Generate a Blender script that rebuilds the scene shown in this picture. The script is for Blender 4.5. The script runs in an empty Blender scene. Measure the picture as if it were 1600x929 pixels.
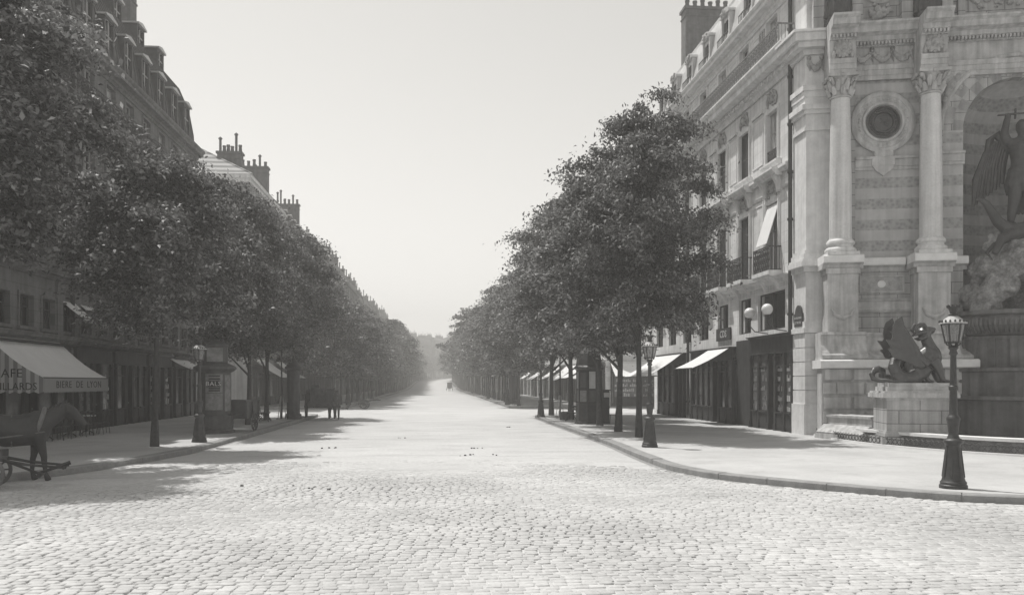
import bpy, bmesh, math, random
import numpy as np
from mathutils import Vector, Matrix
PI = math.pi
R = random.Random(7)
scene = bpy.context.scene
COL = scene.collection

# ------------------------------------------------------------------ camera, sky, sun, exposure
YAW = math.atan(120 / 1350)
CAM_H = 2.2
cam_d = bpy.data.cameras.new("camera")
cam = bpy.data.objects.new("camera", cam_d)
COL.objects.link(cam)
cam.location = (0, 0, CAM_H)
cam.rotation_euler = (PI / 2, 0, -YAW)
cam_d.sensor_width = 36
cam_d.lens = 36 * 1350 / 1600
cam_d.shift_y = 132.5 / 1600
cam_d.clip_start = 0.1
cam_d.clip_end = 3000
scene.camera = cam

TINT = (1.0, 0.982, 0.945)
SUN_VEC = Vector((-0.33, 0.36, 1.0)).normalized()      # from the ground towards the sun
SUN_EL = math.asin(SUN_VEC.z)
SUN_AZ = math.atan2(SUN_VEC.x, SUN_VEC.y)               # clockwise from +Y
world = bpy.data.worlds.new("World")
scene.world = world
world.use_nodes = True
nt = world.node_tree
nt.nodes.clear()
n_out = nt.nodes.new("ShaderNodeOutputWorld")
n_bg = nt.nodes.new("ShaderNodeBackground")
n_sky = nt.nodes.new("ShaderNodeTexSky")
n_sky.sky_type = 'NISHITA'
n_sky.sun_disc = False
n_sky.sun_elevation = SUN_EL
n_sky.sun_rotation = SUN_AZ
n_sky.air_density = 1.0
n_sky.dust_density = 1.0
n_sep = nt.nodes.new("ShaderNodeSeparateColor")          # an old plate sees the blue and green of the sky
n_mul = nt.nodes.new("ShaderNodeVectorMath")
n_mul.operation = 'SCALE'
n_mul.inputs[0].default_value = TINT
nt.links.new(n_sky.outputs[0], n_sep.inputs[0])
n_max = nt.nodes.new("ShaderNodeMath")
n_max.operation = 'MAXIMUM'
nt.links.new(n_sep.outputs[2], n_max.inputs[0])
nt.links.new(n_sep.outputs[1], n_max.inputs[1])
nt.links.new(n_max.outputs[0], n_mul.inputs['Scale'])
nt.links.new(n_mul.outputs[0], n_bg.inputs[0])
n_bg.inputs[1].default_value = 0.118
nt.links.new(n_bg.outputs[0], n_out.inputs[0])

sun_d = bpy.data.lights.new("sun", 'SUN')
sun_d.energy = 3.6
sun_d.angle = math.radians(0.6)
sun_d.color = TINT
sun = bpy.data.objects.new("sun", sun_d)
COL.objects.link(sun)
sun.rotation_euler = SUN_VEC.to_track_quat('Z', 'Y').to_euler()

vs = scene.view_settings
vs.view_transform = 'Standard'
vs.look = 'None'
vs.gamma = 1.0
vs.exposure = 0.2
vs.use_curve_mapping = False
scene.cycles.max_bounces = 6
scene.cycles.diffuse_bounces = 3
scene.cycles.glossy_bounces = 2
scene.cycles.transmission_bounces = 2
scene.cycles.volume_bounces = 4
scene.cycles.transparent_max_bounces = 6
scene.cycles.use_denoising = True


# ------------------------------------------------------------------ terrain helpers
def zt(y):
    if y < 230:
        return 0.0
    if y < 270:
        return 0.02 * (y - 230) ** 2 / 80
    return 0.4 + 0.02 * (y - 270)


def bx(y):
    return 0.0 if y < 370 else 0.0011 * (y - 370) ** 2


KERB = 0.14


# ------------------------------------------------------------------ materials (a one-colour photograph: greys)
MATS = {}


def mat(name, base, rough=0.75, var=0.25, scale=3.0, bump=0.0, bscale=30.0, spec=0.3, metal=0.0, streak=0.0, fine=0.0, fscale=60.0):
    m = bpy.data.materials.new(name)
    m.use_nodes = True
    t = m.node_tree
    b = t.nodes["Principled BSDF"]
    b.inputs['Roughness'].default_value = rough
    b.inputs['Specular IOR Level'].default_value = spec
    b.inputs['Metallic'].default_value = metal
    tc = t.nodes.new("ShaderNodeTexCoord")
    nz = t.nodes.new("ShaderNodeTexNoise")
    nz.inputs['Scale'].default_value = scale
    nz.inputs['Detail'].default_value = 6
    nz.inputs['Roughness'].default_value = 0.65
    t.links.new(tc.outputs['Object'], nz.inputs['Vector'])
    mr = t.nodes.new("ShaderNodeMapRange")
    mr.inputs[1].default_value = 0.3
    mr.inputs[2].default_value = 0.7
    mr.inputs[3].default_value = base * (1 - var)
    mr.inputs[4].default_value = base * (1 + var)
    t.links.new(nz.outputs[0], mr.inputs[0])
    val = mr.outputs[0]
    if streak:
        mp = t.nodes.new("ShaderNodeMapping")
        mp.inputs['Scale'].default_value = (5, 5, 0.25)
        t.links.new(tc.outputs['Object'], mp.inputs[0])
        n2 = t.nodes.new("ShaderNodeTexNoise")
        n2.inputs['Scale'].default_value = 1.0
        n2.inputs['Detail'].default_value = 5
        t.links.new(mp.outputs[0], n2.inputs['Vector'])
        r2 = t.nodes.new("ShaderNodeMapRange")
        r2.inputs[1].default_value = 0.35
        r2.inputs[2].default_value = 0.62
        r2.inputs[3].default_value = 1 - streak
        r2.inputs[4].default_value = 1
        t.links.new(n2.outputs[0], r2.inputs[0])
        mm = t.nodes.new("ShaderNodeMath")
        mm.operation = 'MULTIPLY'
        t.links.new(val, mm.inputs[0])
        t.links.new(r2.outputs[0], mm.inputs[1])
        val = mm.outputs[0]
    if fine:
        n3 = t.nodes.new("ShaderNodeTexNoise")
        n3.inputs['Scale'].default_value = fscale
        n3.inputs['Detail'].default_value = 3
        t.links.new(tc.outputs['Object'], n3.inputs['Vector'])
        r3 = t.nodes.new("ShaderNodeMapRange")
        r3.inputs[1].default_value = 0.35
        r3.inputs[2].default_value = 0.65
        r3.inputs[3].default_value = 1 - fine
        r3.inputs[4].default_value = 1 + fine
        t.links.new(n3.outputs[0], r3.inputs[0])
        mm = t.nodes.new("ShaderNodeMath")
        mm.operation = 'MULTIPLY'
        t.links.new(val, mm.inputs[0])
        t.links.new(r3.outputs[0], mm.inputs[1])
        val = mm.outputs[0]
    t.links.new(val, b.inputs['Base Color'])
    if bump:
        nb = t.nodes.new("ShaderNodeTexNoise")
        nb.inputs['Scale'].default_value = bscale
        nb.inputs['Detail'].default_value = 4
        t.links.new(tc.outputs['Object'], nb.inputs['Vector'])
        bp = t.nodes.new("ShaderNodeBump")
        bp.inputs['Strength'].default_value = bump
        bp.inputs['Distance'].default_value = 0.02
        t.links.new(nb.outputs[0], bp.inputs['Height'])
        t.links.new(bp.outputs[0], b.inputs['Normal'])
    m["val"] = 1
    MATS[name] = m
    return m, t, b, tc, val


def with_courses(name, h=0.42, w=1.1, amount=0.75, axis='XZ'):
    """stone joints as thin lines, in the object's own x/z plane"""
    m = MATS[name]
    t = m.node_tree
    b = t.nodes["Principled BSDF"]
    tc = [n for n in t.nodes if n.bl_idname == 'ShaderNodeTexCoord'][0]
    src = b.inputs['Base Color'].links[0].from_socket
    sx = t.nodes.new("ShaderNodeSeparateXYZ")
    t.links.new(tc.outputs['Object'], sx.inputs[0])
    cx = t.nodes.new("ShaderNodeCombineXYZ")
    t.links.new(sx.outputs[0], cx.inputs[0])
    t.links.new(sx.outputs[2], cx.inputs[1])
    br = t.nodes.new("ShaderNodeTexBrick")
    br.inputs['Color1'].default_value = (1, 1, 1, 1)
    br.inputs['Color2'].default_value = (0.86, 0.86, 0.86, 1)
    br.inputs['Mortar'].default_value = (amount, amount, amount, 1)
    br.inputs['Scale'].default_value = 1
    br.inputs['Mortar Size'].default_value = 0.014
    br.inputs['Brick Width'].default_value = w
    br.inputs['Row Height'].default_value = h
    t.links.new(cx.outputs[0], br.inputs[0])
    mm = t.nodes.new("ShaderNodeMix")
    mm.data_type = 'RGBA'
    mm.blend_type = 'MULTIPLY'
    mm.inputs[0].default_value = 1
    t.links.new(src, mm.inputs[6])
    t.links.new(br.outputs[0], mm.inputs[7])
    t.links.new(mm.outputs[2], b.inputs['Base Color'])


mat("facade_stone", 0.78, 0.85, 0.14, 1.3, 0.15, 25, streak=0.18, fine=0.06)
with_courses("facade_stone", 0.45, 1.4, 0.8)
mat("trim_stone", 0.74, 0.85, 0.14, 2.0, 0.15, 30, streak=0.15, fine=0.06)
mat("fountain_stone", 0.46, 0.85, 0.16, 1.2, 0.2, 30, streak=0.3, fine=0.07)
with_courses("fountain_stone", 0.43, 1.3, 0.42)
mat("fountain_trim", 0.5, 0.85, 0.2, 2.0, 0.25, 30, streak=0.32, fine=0.07)
mat("pale_ledge", 0.72, 0.8, 0.12, 2.0, 0.1, 30, fine=0.05)
mat("carved_stone", 0.36, 0.85, 0.3, 6.0, 0.5, 40, fine=0.1)
mat("marble", 0.66, 0.55, 0.1, 1.2, 0.0, streak=0.22, fine=0.05, fscale=14)
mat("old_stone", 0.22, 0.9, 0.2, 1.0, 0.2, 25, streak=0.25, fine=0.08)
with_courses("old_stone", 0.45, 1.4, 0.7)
mat("dark_voussoir_stone", 0.32, 0.9, 0.25, 1.0, 0.2, 25, streak=0.3, fine=0.08)  # the darker stone of the striped arch, its own tone
mat("damp_stone", 0.16, 0.8, 0.35, 1.4, 0.25, 20, streak=0.35, fine=0.1)
mat("plain_render", 0.36, 0.9, 0.2, 0.8, 0.1, 20, streak=0.25)
mat("bronze", 0.045, 0.33, 0.45, 4.0, 0.1, 20, spec=0.7, metal=0.0, streak=0.3)
mat("dark_bronze", 0.055, 0.5, 0.4, 4.0, 0.2, 20, spec=0.4)
mat("iron", 0.05, 0.55, 0.3, 5.0, 0.1, 30, spec=0.4)
mat("lamp_iron", 0.05, 0.5, 0.35, 6.0, 0.2, 50, spec=0.4, streak=0.2)
mat("balcony_iron", 0.17, 0.6, 0.3, 6.0, 0.1, 30)
mat("dark_wood", 0.045, 0.55, 0.35, 3.0, 0.1, 30, spec=0.35, streak=0.3)
mat("grey_wood", 0.09, 0.65, 0.3, 3.0, 0.15, 30, streak=0.3)
mat("shutter_paint", 0.06, 0.7, 0.15, 3.0)
mat("pale_paint", 0.42, 0.6, 0.15, 3.0)
mat("curtain", 0.5, 0.9, 0.2, 2.0)
mat("zinc", 0.5, 0.45, 0.2, 1.0, 0.1, 15, spec=0.5, streak=0.2)
mat("slate", 0.075, 0.6, 0.25, 4.0, 0.2, 30, streak=0.2)
mat("tile_roof", 0.3, 0.8, 0.3, 6.0, 0.2, 30)
mat("chimney_brick", 0.15, 0.9, 0.25, 3.0, 0.3, 20, streak=0.2)
mat("clay_pot", 0.13, 0.9, 0.25, 5.0)
mat("canvas", 0.72, 0.9, 0.06, 1.5, 0.1, 8, fine=0.03)
mat("striped_canvas", 0.45, 0.9, 0.1, 1.5)
mat("canvas_flap", 0.4, 0.9, 0.12, 1.5)
mat("lettering", 0.035, 0.8, 0.1)
mat("gilt_lettering", 0.5, 0.6, 0.1)
mat("bark", 0.07, 0.9, 0.35, 8.0, 0.8, 25, streak=0.4)
mat("horse_coat", 0.045, 0.6, 0.3, 3.0, 0.05, 60, spec=0.3)
mat("leather", 0.13, 0.5, 0.2, 6.0)
mat("poster", 0.2, 0.9, 0.35, 5.0)
mat("pale_poster", 0.5, 0.9, 0.15, 6.0)
mat("crate_load", 0.1, 0.9, 0.4, 3.0, 0.4, 15)
mat("opal_glass", 0.8, 0.25, 0.05, 4.0, spec=0.5)
mat("rock", 0.24, 0.9, 0.5, 2.6, 1.0, 7, fine=0.2, fscale=12)
mat("dark_rock", 0.14, 0.9, 0.4, 1.6, 0.6, 8, fine=0.1)
mat("pavement", 0.46, 0.9, 0.16, 0.35, 0.12, 60, fine=0.05, fscale=25)
mat("kerb_granite", 0.27, 0.85, 0.2, 3.0, 0.25, 50, fine=0.12)
mat("sett", 0.455, 0.85, 0.2, 0.3, 0.15, 45, fine=0.08, fscale=18, spec=0.2)
mat("dung", 0.08, 0.95, 0.3, 20)
mat("foliage", 0.15, 0.5, 0.35, 0.8, spec=0.45)
t = MATS["foliage"].node_tree
b = t.nodes["Principled BSDF"]
src = b.inputs['Base Color'].links[0].from_socket
an = t.nodes.new("ShaderNodeAttribute"); an.attribute_name = "leaf"
mm = t.nodes.new("ShaderNodeMath"); mm.operation = 'MULTIPLY'
t.links.new(src, mm.inputs[0]); t.links.new(an.outputs['Fac'], mm.inputs[1])
t.links.new(mm.outputs[0], b.inputs['Base Color'])
tl = t.nodes.new("ShaderNodeBsdfTranslucent")
ms = t.nodes.new("ShaderNodeMixShader"); ms.inputs[0].default_value = 0.38
t.links.new(mm.outputs[0], tl.inputs[0])
t.links.new(b.outputs[0], ms.inputs[1]); t.links.new(tl.outputs[0], ms.inputs[2])
t.links.new(ms.outputs[0], [n for n in t.nodes if n.bl_idname == 'ShaderNodeOutputMaterial'][0].inputs[0])

# window glass: dark, glossy
m, t, b, tc, val = mat("glass", 0.03, 0.12, 0.4, 1.5, spec=0.6)
m, t, b, tc, val = mat("shop_glass", 0.13, 0.15, 0.6, 0.9, spec=0.6)
m, t, b, tc, val = mat("lamp_glass", 0.3, 0.15, 0.2, 3, spec=0.6)
b.inputs['Alpha'].default_value = 0.55


def stripes(name, a, c, period, axis=0):
    m = MATS[name]
    t = m.node_tree
    b = t.nodes["Principled BSDF"]
    tc = [n for n in t.nodes if n.bl_idname == 'ShaderNodeTexCoord'][0]
    sx = t.nodes.new("ShaderNodeSeparateXYZ")
    t.links.new(tc.outputs['Object'], sx.inputs[0])
    md = t.nodes.new("ShaderNodeMath")
    md.operation = 'PINGPONG'
    md.inputs[1].default_value = period
    t.links.new(sx.outputs[axis], md.inputs[0])
    mr = t.nodes.new("ShaderNodeMapRange")
    mr.inputs[1].default_value = period * 0.47
    mr.inputs[2].default_value = period * 0.53
    mr.inputs[3].default_value = a
    mr.inputs[4].default_value = c
    t.links.new(md.outputs[0], mr.inputs[0])
    t.links.new(mr.outputs[0], b.inputs['Base Color'])


stripes("striped_canvas", 0.5, 0.24, 0.14, 0)
mat("valance_canvas", 0.45, 0.9)
stripes("valance_canvas", 0.5, 0.3, 0.09, 0)
stripes("tile_roof", 0.36, 0.15, 0.3, 2)

# banded stone of the niche and of the wall between the columns (bands by height)
m, t, b, tc, val = mat("banded_stone", 0.46, 0.85, 0.14, 1.2, 0.15, 30, streak=0.15, fine=0.07)
src = b.inputs['Base Color'].links[0].from_socket
sx = t.nodes.new("ShaderNodeSeparateXYZ")
t.links.new(tc.outputs['Object'], sx.inputs[0])
sb = t.nodes.new("ShaderNodeMath"); sb.operation = 'SUBTRACT'; sb.inputs[1].default_value = 7.27
t.links.new(sx.outputs[2], sb.inputs[0])
dv = t.nodes.new("ShaderNodeMath"); dv.operation = 'DIVIDE'; dv.inputs[1].default_value = 0.81
t.links.new(sb.outputs[0], dv.inputs[0])
fr = t.nodes.new("ShaderNodeMath"); fr.operation = 'FRACT'
t.links.new(dv.outputs[0], fr.inputs[0])
lt = t.nodes.new("ShaderNodeMath"); lt.operation = 'LESS_THAN'; lt.inputs[1].default_value = 0.5
t.links.new(fr.outputs[0], lt.inputs[0])
vo = t.nodes.new("ShaderNodeTexVoronoi"); vo.inputs['Scale'].default_value = 7.0
t.links.new(tc.outputs['Object'], vo.inputs['Vector'])
vr = t.nodes.new("ShaderNodeMapRange")
vr.inputs[1].default_value = 0.0; vr.inputs[2].default_value = 0.7; vr.inputs[3].default_value = 0.52; vr.inputs[4].default_value = 0.85
t.links.new(vo.outputs[0], vr.inputs[0])
mx = t.nodes.new("ShaderNodeMix"); mx.data_type = 'FLOAT'; mx.inputs[2].default_value = 1.0
t.links.new(lt.outputs[0], mx.inputs[0]); t.links.new(vr.outputs[0], mx.inputs[3])
mm = t.nodes.new("ShaderNodeMath"); mm.operation = 'MULTIPLY'
t.links.new(src, mm.inputs[0]); t.links.new(mx.outputs[0], mm.inputs[1])
t.links.new(mm.outputs[0], b.inputs['Base Color'])

m = MATS["pavement"]
t = m.node_tree; b = t.nodes["Principled BSDF"]
src = b.inputs['Base Color'].links[0].from_socket
tc = [n for n in t.nodes if n.bl_idname == 'ShaderNodeTexCoord'][0]
for sc_, lo_, a_, z_ in ((0.9, 0.8, 0.30, 0.46), (3.5, 0.72, 0.24, 0.36)):
    n2 = t.nodes.new("ShaderNodeTexNoise"); n2.inputs['Scale'].default_value = sc_; n2.inputs['Detail'].default_value = 9; n2.inputs['Roughness'].default_value = 0.72
    t.links.new(tc.outputs['Object'], n2.inputs['Vector'])
    r2 = t.nodes.new("ShaderNodeMapRange")
    r2.inputs[1].default_value = a_; r2.inputs[2].default_value = z_; r2.inputs[3].default_value = lo_; r2.inputs[4].default_value = 1.0
    t.links.new(n2.outputs[0], r2.inputs[0])
    mm = t.nodes.new("ShaderNodeMath"); mm.operation = 'MULTIPLY'
    t.links.new(src, mm.inputs[0]); t.links.new(r2.outputs[0], mm.inputs[1])
    src = mm.outputs[0]
t.links.new(src, b.inputs['Base Color'])

# road: pale dust with wheel-worn streaks along the street, darker gutters
m, t, b, tc, val = mat("road_dust", 0.5, 0.95, 0.1, 0.25, 0.2, 18, fine=0.07, fscale=9)
src = b.inputs['Base Color'].links[0].from_socket
mp = t.nodes.new("ShaderNodeMapping"); mp.inputs['Scale'].default_value = (0.35, 0.9, 1)
t.links.new(tc.outputs['Object'], mp.inputs[0])
n2 = t.nodes.new("ShaderNodeTexNoise"); n2.inputs['Scale'].default_value = 1.0; n2.inputs['Detail'].default_value = 8; n2.inputs['Roughness'].default_value = 0.7
t.links.new(mp.outputs[0], n2.inputs['Vector'])
r2 = t.nodes.new("ShaderNodeMapRange")
r2.inputs[1].default_value = 0.28; r2.inputs[2].default_value = 0.5; r2.inputs[3].default_value = 0.72; r2.inputs[4].default_value = 1.0
t.links.new(n2.outputs[0], r2.inputs[0])
mm = t.nodes.new("ShaderNodeMath"); mm.operation = 'MULTIPLY'
t.links.new(src, mm.inputs[0]); t.links.new(r2.outputs[0], mm.inputs[1])
t.links.new(mm.outputs[0], b.inputs['Base Color'])


# ------------------------------------------------------------------ mesh builder
class MB:
    def __init__(self, tf=None):
        self.v = []
        self.f = []
        self.tf = tf

    def add(self, vs, fs):
        o = len(self.v)
        if self.tf:
            vs = [self.tf(p) for p in vs]
        self.v += [tuple(p) for p in vs]
        self.f += [tuple(i + o for i in f) for f in fs]
        return self

    def quad(self, a, b, c, d):
        return self.add([a, b, c, d], [(0, 1, 2, 3)])

    def box(self, x0, x1, y0, y1, z0, z1):
        return self.add([(x0, y0, z0), (x1, y0, z0), (x1, y1, z0), (x0, y1, z0), (x0, y0, z1), (x1, y0, z1), (x1, y1, z1), (x0, y1, z1)],
                        [(3, 2, 1, 0), (4, 5, 6, 7), (0, 1, 5, 4), (1, 2, 6, 5), (2, 3, 7, 6), (3, 0, 4, 7)])

    def obox(self, c, ex, ey, ez):
        c, ex, ey, ez = Vector(c), Vector(ex), Vector(ey), Vector(ez)
        P = [c - ex - ey - ez, c + ex - ey - ez, c + ex + ey - ez, c - ex + ey - ez, c - ex - ey + ez, c + ex - ey + ez, c + ex + ey + ez, c - ex + ey + ez]
        return self.add(P, [(3, 2, 1, 0), (4, 5, 6, 7), (0, 1, 5, 4), (1, 2, 6, 5), (2, 3, 7, 6), (3, 0, 4, 7)])

    def bar(self, a, b, w, h=None, up=(0, 0, 1)):
        a, b = Vector(a), Vector(b)
        h = h or w
        d = (b - a)
        L = d.length
        d.normalize()
        s = d.cross(Vector(up))
        if s.length < 1e-4:
            s = d.cross(Vector((1, 0, 0)))
        s.normalize()
        u = s.cross(d)
        return self.obox((a + b) / 2, d * L / 2, s * w / 2, u * h / 2)

    def path(self, pts, rad, n=8, cap=True, closed=False):
        pts = [Vector(p) for p in pts]
        if not hasattr(rad, '__len__'):
            rad = [rad] * len(pts)
        k = len(pts)
        vs, fs = [], []
        nrm = None
        for i, p in enumerate(pts):
            if closed:
                d = pts[(i + 1) % k] - pts[i - 1]
            else:
                d = pts[min(i + 1, k - 1)] - pts[max(i - 1, 0)]
            if d.length < 1e-9:
                d = Vector((0, 0, 1))
            d.normalize()
            if nrm is None:
                a = Vector((0, 0, 1)) if abs(d.z) < 0.9 else Vector((1, 0, 0))
                nrm = d.cross(a).normalized()
            else:
                nrm = (nrm - d * nrm.dot(d))
                if nrm.length < 1e-6:
                    nrm = d.orthogonal()
                nrm.normalize()
            bi = d.cross(nrm)
            for j in range(n):
                an = 2 * PI * j / n
                vs.append(p + (nrm * math.cos(an) + bi * math.sin(an)) * rad[i])
        for i in range(k if closed else k - 1):
            i2 = (i + 1) % k
            for j in range(n):
                j2 = (j + 1) % n
                fs.append((i * n + j, i * n + j2, i2 * n + j2, i2 * n + j))
        if cap and not closed:
            fs.append(tuple(range(n - 1, -1, -1)))
            fs.append(tuple((k - 1) * n + j for j in range(n)))
        return self.add(vs, fs)

    def tube(self, a, b, r0, r1=None, n=8):
        return self.path([a, b], [r0, r0 if r1 is None else r1], n)

    def lathe(self, prof, c=(0, 0, 0), n=20, tf=None, ph=0.0):
        vs, fs = [], []
        for r, z in prof:
            for j in range(n):
                an = 2 * PI * j / n + ph
                p = (c[0] + r * math.cos(an), c[1] + r * math.sin(an), c[2] + z)
                vs.append(tf(p) if tf else p)
        k = len(prof)
        for i in range(k - 1):
            for j in range(n):
                j2 = (j + 1) % n
                fs.append((i * n + j, i * n + j2, (i + 1) * n + j2, (i + 1) * n + j))
        fs.append(tuple(range(n - 1, -1, -1)))
        fs.append(tuple((k - 1) * n + j for j in range(n)))
        return self.add(vs, fs)

    def ell(self, c, r, nu=10, nv=6, rot=None):
        if not hasattr(r, '__len__'):
            r = (r, r, r)
        vs, fs = [], []
        c = Vector(c)
        for i in range(nv + 1):
            th = PI * i / nv
            for j in range(nu):
                an = 2 * PI * j / nu
                p = Vector((r[0] * math.sin(th) * math.cos(an), r[1] * math.sin(th) * math.sin(an), r[2] * math.cos(th)))
                if rot is not None:
                    p = rot @ p
                vs.append(c + p)
        for i in range(nv):
            for j in range(nu):
                j2 = (j + 1) % nu
                fs.append((i * nu + j, (i + 1) * nu + j, (i + 1) * nu + j2, i * nu + j2))
        return self.add(vs, fs)

    def prism(self, pts, ext):
        e = Vector(ext)
        pts = [Vector(p) for p in pts]
        k = len(pts)
        vs = pts + [p + e for p in pts]
        fs = [tuple(range(k - 1, -1, -1)), tuple(range(k, 2 * k))]
        for i in range(k):
            j = (i + 1) % k
            fs.append((i, j, k + j, k + i))
        return self.add(vs, fs)

    def prof(self, pts, x0, x1):
        """extrude a (y,z) profile along x"""
        return self.prism([(x0, y, z) for y, z in pts], (x1 - x0, 0, 0))

    def facade(self, x0, x1, z0, z1, holes, depth=0.22, y=0.0):
        xs = sorted({x0, x1} | {h[0] for h in holes} | {h[1] for h in holes})
        zs = sorted({z0, z1} | {h[2] for h in holes} | {h[3] for h in holes})
        xs = [x for x in xs if x0 - 1e-6 <= x <= x1 + 1e-6]
        zs = [z for z in zs if z0 - 1e-6 <= z <= z1 + 1e-6]
        for i in range(len(xs) - 1):
            for j in range(len(zs) - 1):
                cx, cz = (xs[i] + xs[i + 1]) / 2, (zs[j] + zs[j + 1]) / 2
                if any(h[0] < cx < h[1] and h[2] < cz < h[3] for h in holes):
                    continue
                self.quad((xs[i], y, zs[j]), (xs[i + 1], y, zs[j]), (xs[i + 1], y, zs[j + 1]), (xs[i], y, zs[j + 1]))
        for a, b_, c, d in [h[:4] for h in holes]:
            self.quad((a, y, c), (a, y + depth, c), (a, y + depth, d), (a, y, d))
            self.quad((b_, y, d), (b_, y + depth, d), (b_, y + depth, c), (b_, y, c))
            self.quad((a, y, d), (a, y + depth, d), (b_, y + depth, d), (b_, y, d))
            self.quad((b_, y, c), (b_, y + depth, c), (a, y + depth, c), (a, y, c))
        return self

    def mesh(self, name, smooth=False, mats=()):
        me = bpy.data.meshes.new(name)
        me.from_pydata(self.v, [], self.f)
        for m_ in mats:
            me.materials.append(MATS[m_])
        if smooth:
            me.polygons.foreach_set("use_smooth", [True] * len(me.polygons))
            me.set_sharp_from_angle(angle=math.radians(40))
        me.update()
        return me

    def build(self, name, material, parent=None, smooth=False, loc=None):
        me = self.mesh(name, smooth, [material])
        return link(name, me, parent, loc)


def link(name, me, parent=None, loc=None):
    o = bpy.data.objects.new(name, me)
    COL.objects.link(o)
    if parent is not None:
        o.parent = parent
    if loc is not None:
        o.location = loc
    return o


def tag(o, label=None, cat=None, group=None, kind=None):
    if label: o["label"] = label
    if cat: o["category"] = cat
    if group: o["group"] = group
    if kind: o["kind"] = kind
    return o


def thing(name, label, cat, loc=(0, 0, 0), rotz=0.0, group=None):
    o = bpy.data.objects.new(name, None)
    COL.objects.link(o)
    o.empty_display_size = 0.3
    o.location = loc
    o.rotation_euler = (0, 0, rotz)
    return tag(o, label, cat, group)


def dup(root, loc, rotz=0.0, label=None, group=None, scale=None):
    r = root.copy()
    COL.objects.link(r)
    r.location = loc
    r.rotation_euler = (0, 0, rotz)
    if scale: r.scale = scale
    if label: r["label"] = label
    if group: r["group"] = group
    for ch in list(root.children):
        c = ch.copy()
        COL.objects.link(c)
        c.parent = r
        for g in list(ch.children):
            d = g.copy()
            COL.objects.link(d)
            d.parent = c
    return r


def organic(mb, name, material, parent=None, voxel=0.03, smooth=6, disp=0.0, dscale=0.3):
    """one continuous skin over overlapping rounded volumes"""
    me = mb.mesh(name + "_raw")
    o = bpy.data.objects.new(name, me)
    COL.objects.link(o)
    rm = o.modifiers.new("r", 'REMESH')
    rm.mode = 'VOXEL'
    rm.voxel_size = voxel
    sm = o.modifiers.new("s", 'SMOOTH')
    sm.iterations = smooth
    sm.factor = 0.5
    if disp:
        tx = bpy.data.textures.new(name, 'CLOUDS')
        tx.noise_scale = dscale
        dm = o.modifiers.new("d", 'DISPLACE')
        dm.texture = tx
        dm.strength = disp
    dg = bpy.context.evaluated_depsgraph_get()
    me2 = bpy.data.meshes.new_from_object(o.evaluated_get(dg))
    o.modifiers.clear()
    o.data = me2
    bpy.data.meshes.remove(me)
    me2.materials.clear()
    me2.materials.append(MATS[material])
    me2.polygons.foreach_set("use_smooth", [True] * len(me2.polygons))
    if parent is not None:
        o.parent = parent
    return o


def text_mesh(s, size, depth=0.006, spacing=1.0):
    cu = bpy.data.curves.new("txt", 'FONT')
    cu.body = s
    cu.size = size
    cu.extrude = depth
    cu.align_x = 'CENTER'
    cu.align_y = 'CENTER'
    cu.space_character = spacing
    cu.resolution_u = 2
    o = bpy.data.objects.new("txt", cu)
    COL.objects.link(o)
    dg = bpy.context.evaluated_depsgraph_get()
    me = bpy.data.meshes.new_from_object(o.evaluated_get(dg))
    bpy.data.objects.remove(o)
    return me


def lettering(s, size, parent, loc, rot, material="lettering", spacing=1.0, scale=(1, 1, 1), name="lettering", depth=0.006):
    me = text_mesh(s, size, depth, spacing)
    me.materials.clear()
    me.materials.append(MATS[material])
    o = bpy.data.objects.new(name, me)
    COL.objects.link(o)
    o.parent = parent
    o.location = loc
    o.rotation_euler = rot
    o.scale = scale
    return o


# ------------------------------------------------------------------ ground
def strip(name, xl, xr, y0, y1, dz, material, step=10.0):
    """a sheet that follows the street's rise and bend; xl / xr are functions of y"""
    m = MB()
    ys = []
    y = y0
    while y < y1:
        ys.append(y)
        y += step
    ys.append(y1)
    for a, b in zip(ys[:-1], ys[1:]):
        m.quad((xl(a), a, zt(a) + dz), (xr(a), a, zt(a) + dz), (xr(b), b, zt(b) + dz), (xl(b), b, zt(b) + dz))
    o = m.build(name, material)
    tag(o, kind='structure')
    return o


strip("ground", lambda y: -190, lambda y: 230, -40, 900, -0.03, "road_dust", 5)

RK = [(6.2, 53.0), (6.1, 45), (6.1, 35.4), (6.02, 29), (5.86, 24.5), (5.84, 21.6), (5.98, 20.4), (6.3, 19.3), (7.1, 18.0), (8.1, 16.7), (9.3, 15.4), (10.5, 14.75), (12.5, 14.2), (16, 13.6), (22, 13.1), (40, 12.5)]
LK = [(-7.5, 55.5), (-7.5, 45), (-7.5, 30), (-7.75, 26.5), (-8.2, 23.8), (-8.7, 21.9), (-9.4, 20.3), (-10.6, 18.9), (-12.5, 17.8), (-16, 16.9), (-30, 15.5)]


def smooth_line(pts, n=6):
    out = []
    P = [Vector((*p, 0)) for p in pts]
    for i in range(len(P) - 1):
        p0, p1, p2, p3 = P[max(i - 1, 0)], P[i], P[i + 1], P[min(i + 2, len(P) - 1)]
        for k in range(n):
            t_ = k / n
            out.append(0.5 * ((2 * p1) + (p2 - p0) * t_ + (2 * p0 - 5 * p1 + 4 * p2 - p3) * t_ ** 2 + (3 * p1 - p0 - 3 * p2 + p3) * t_ ** 3))
    out.append(P[-1])
    return out


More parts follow.
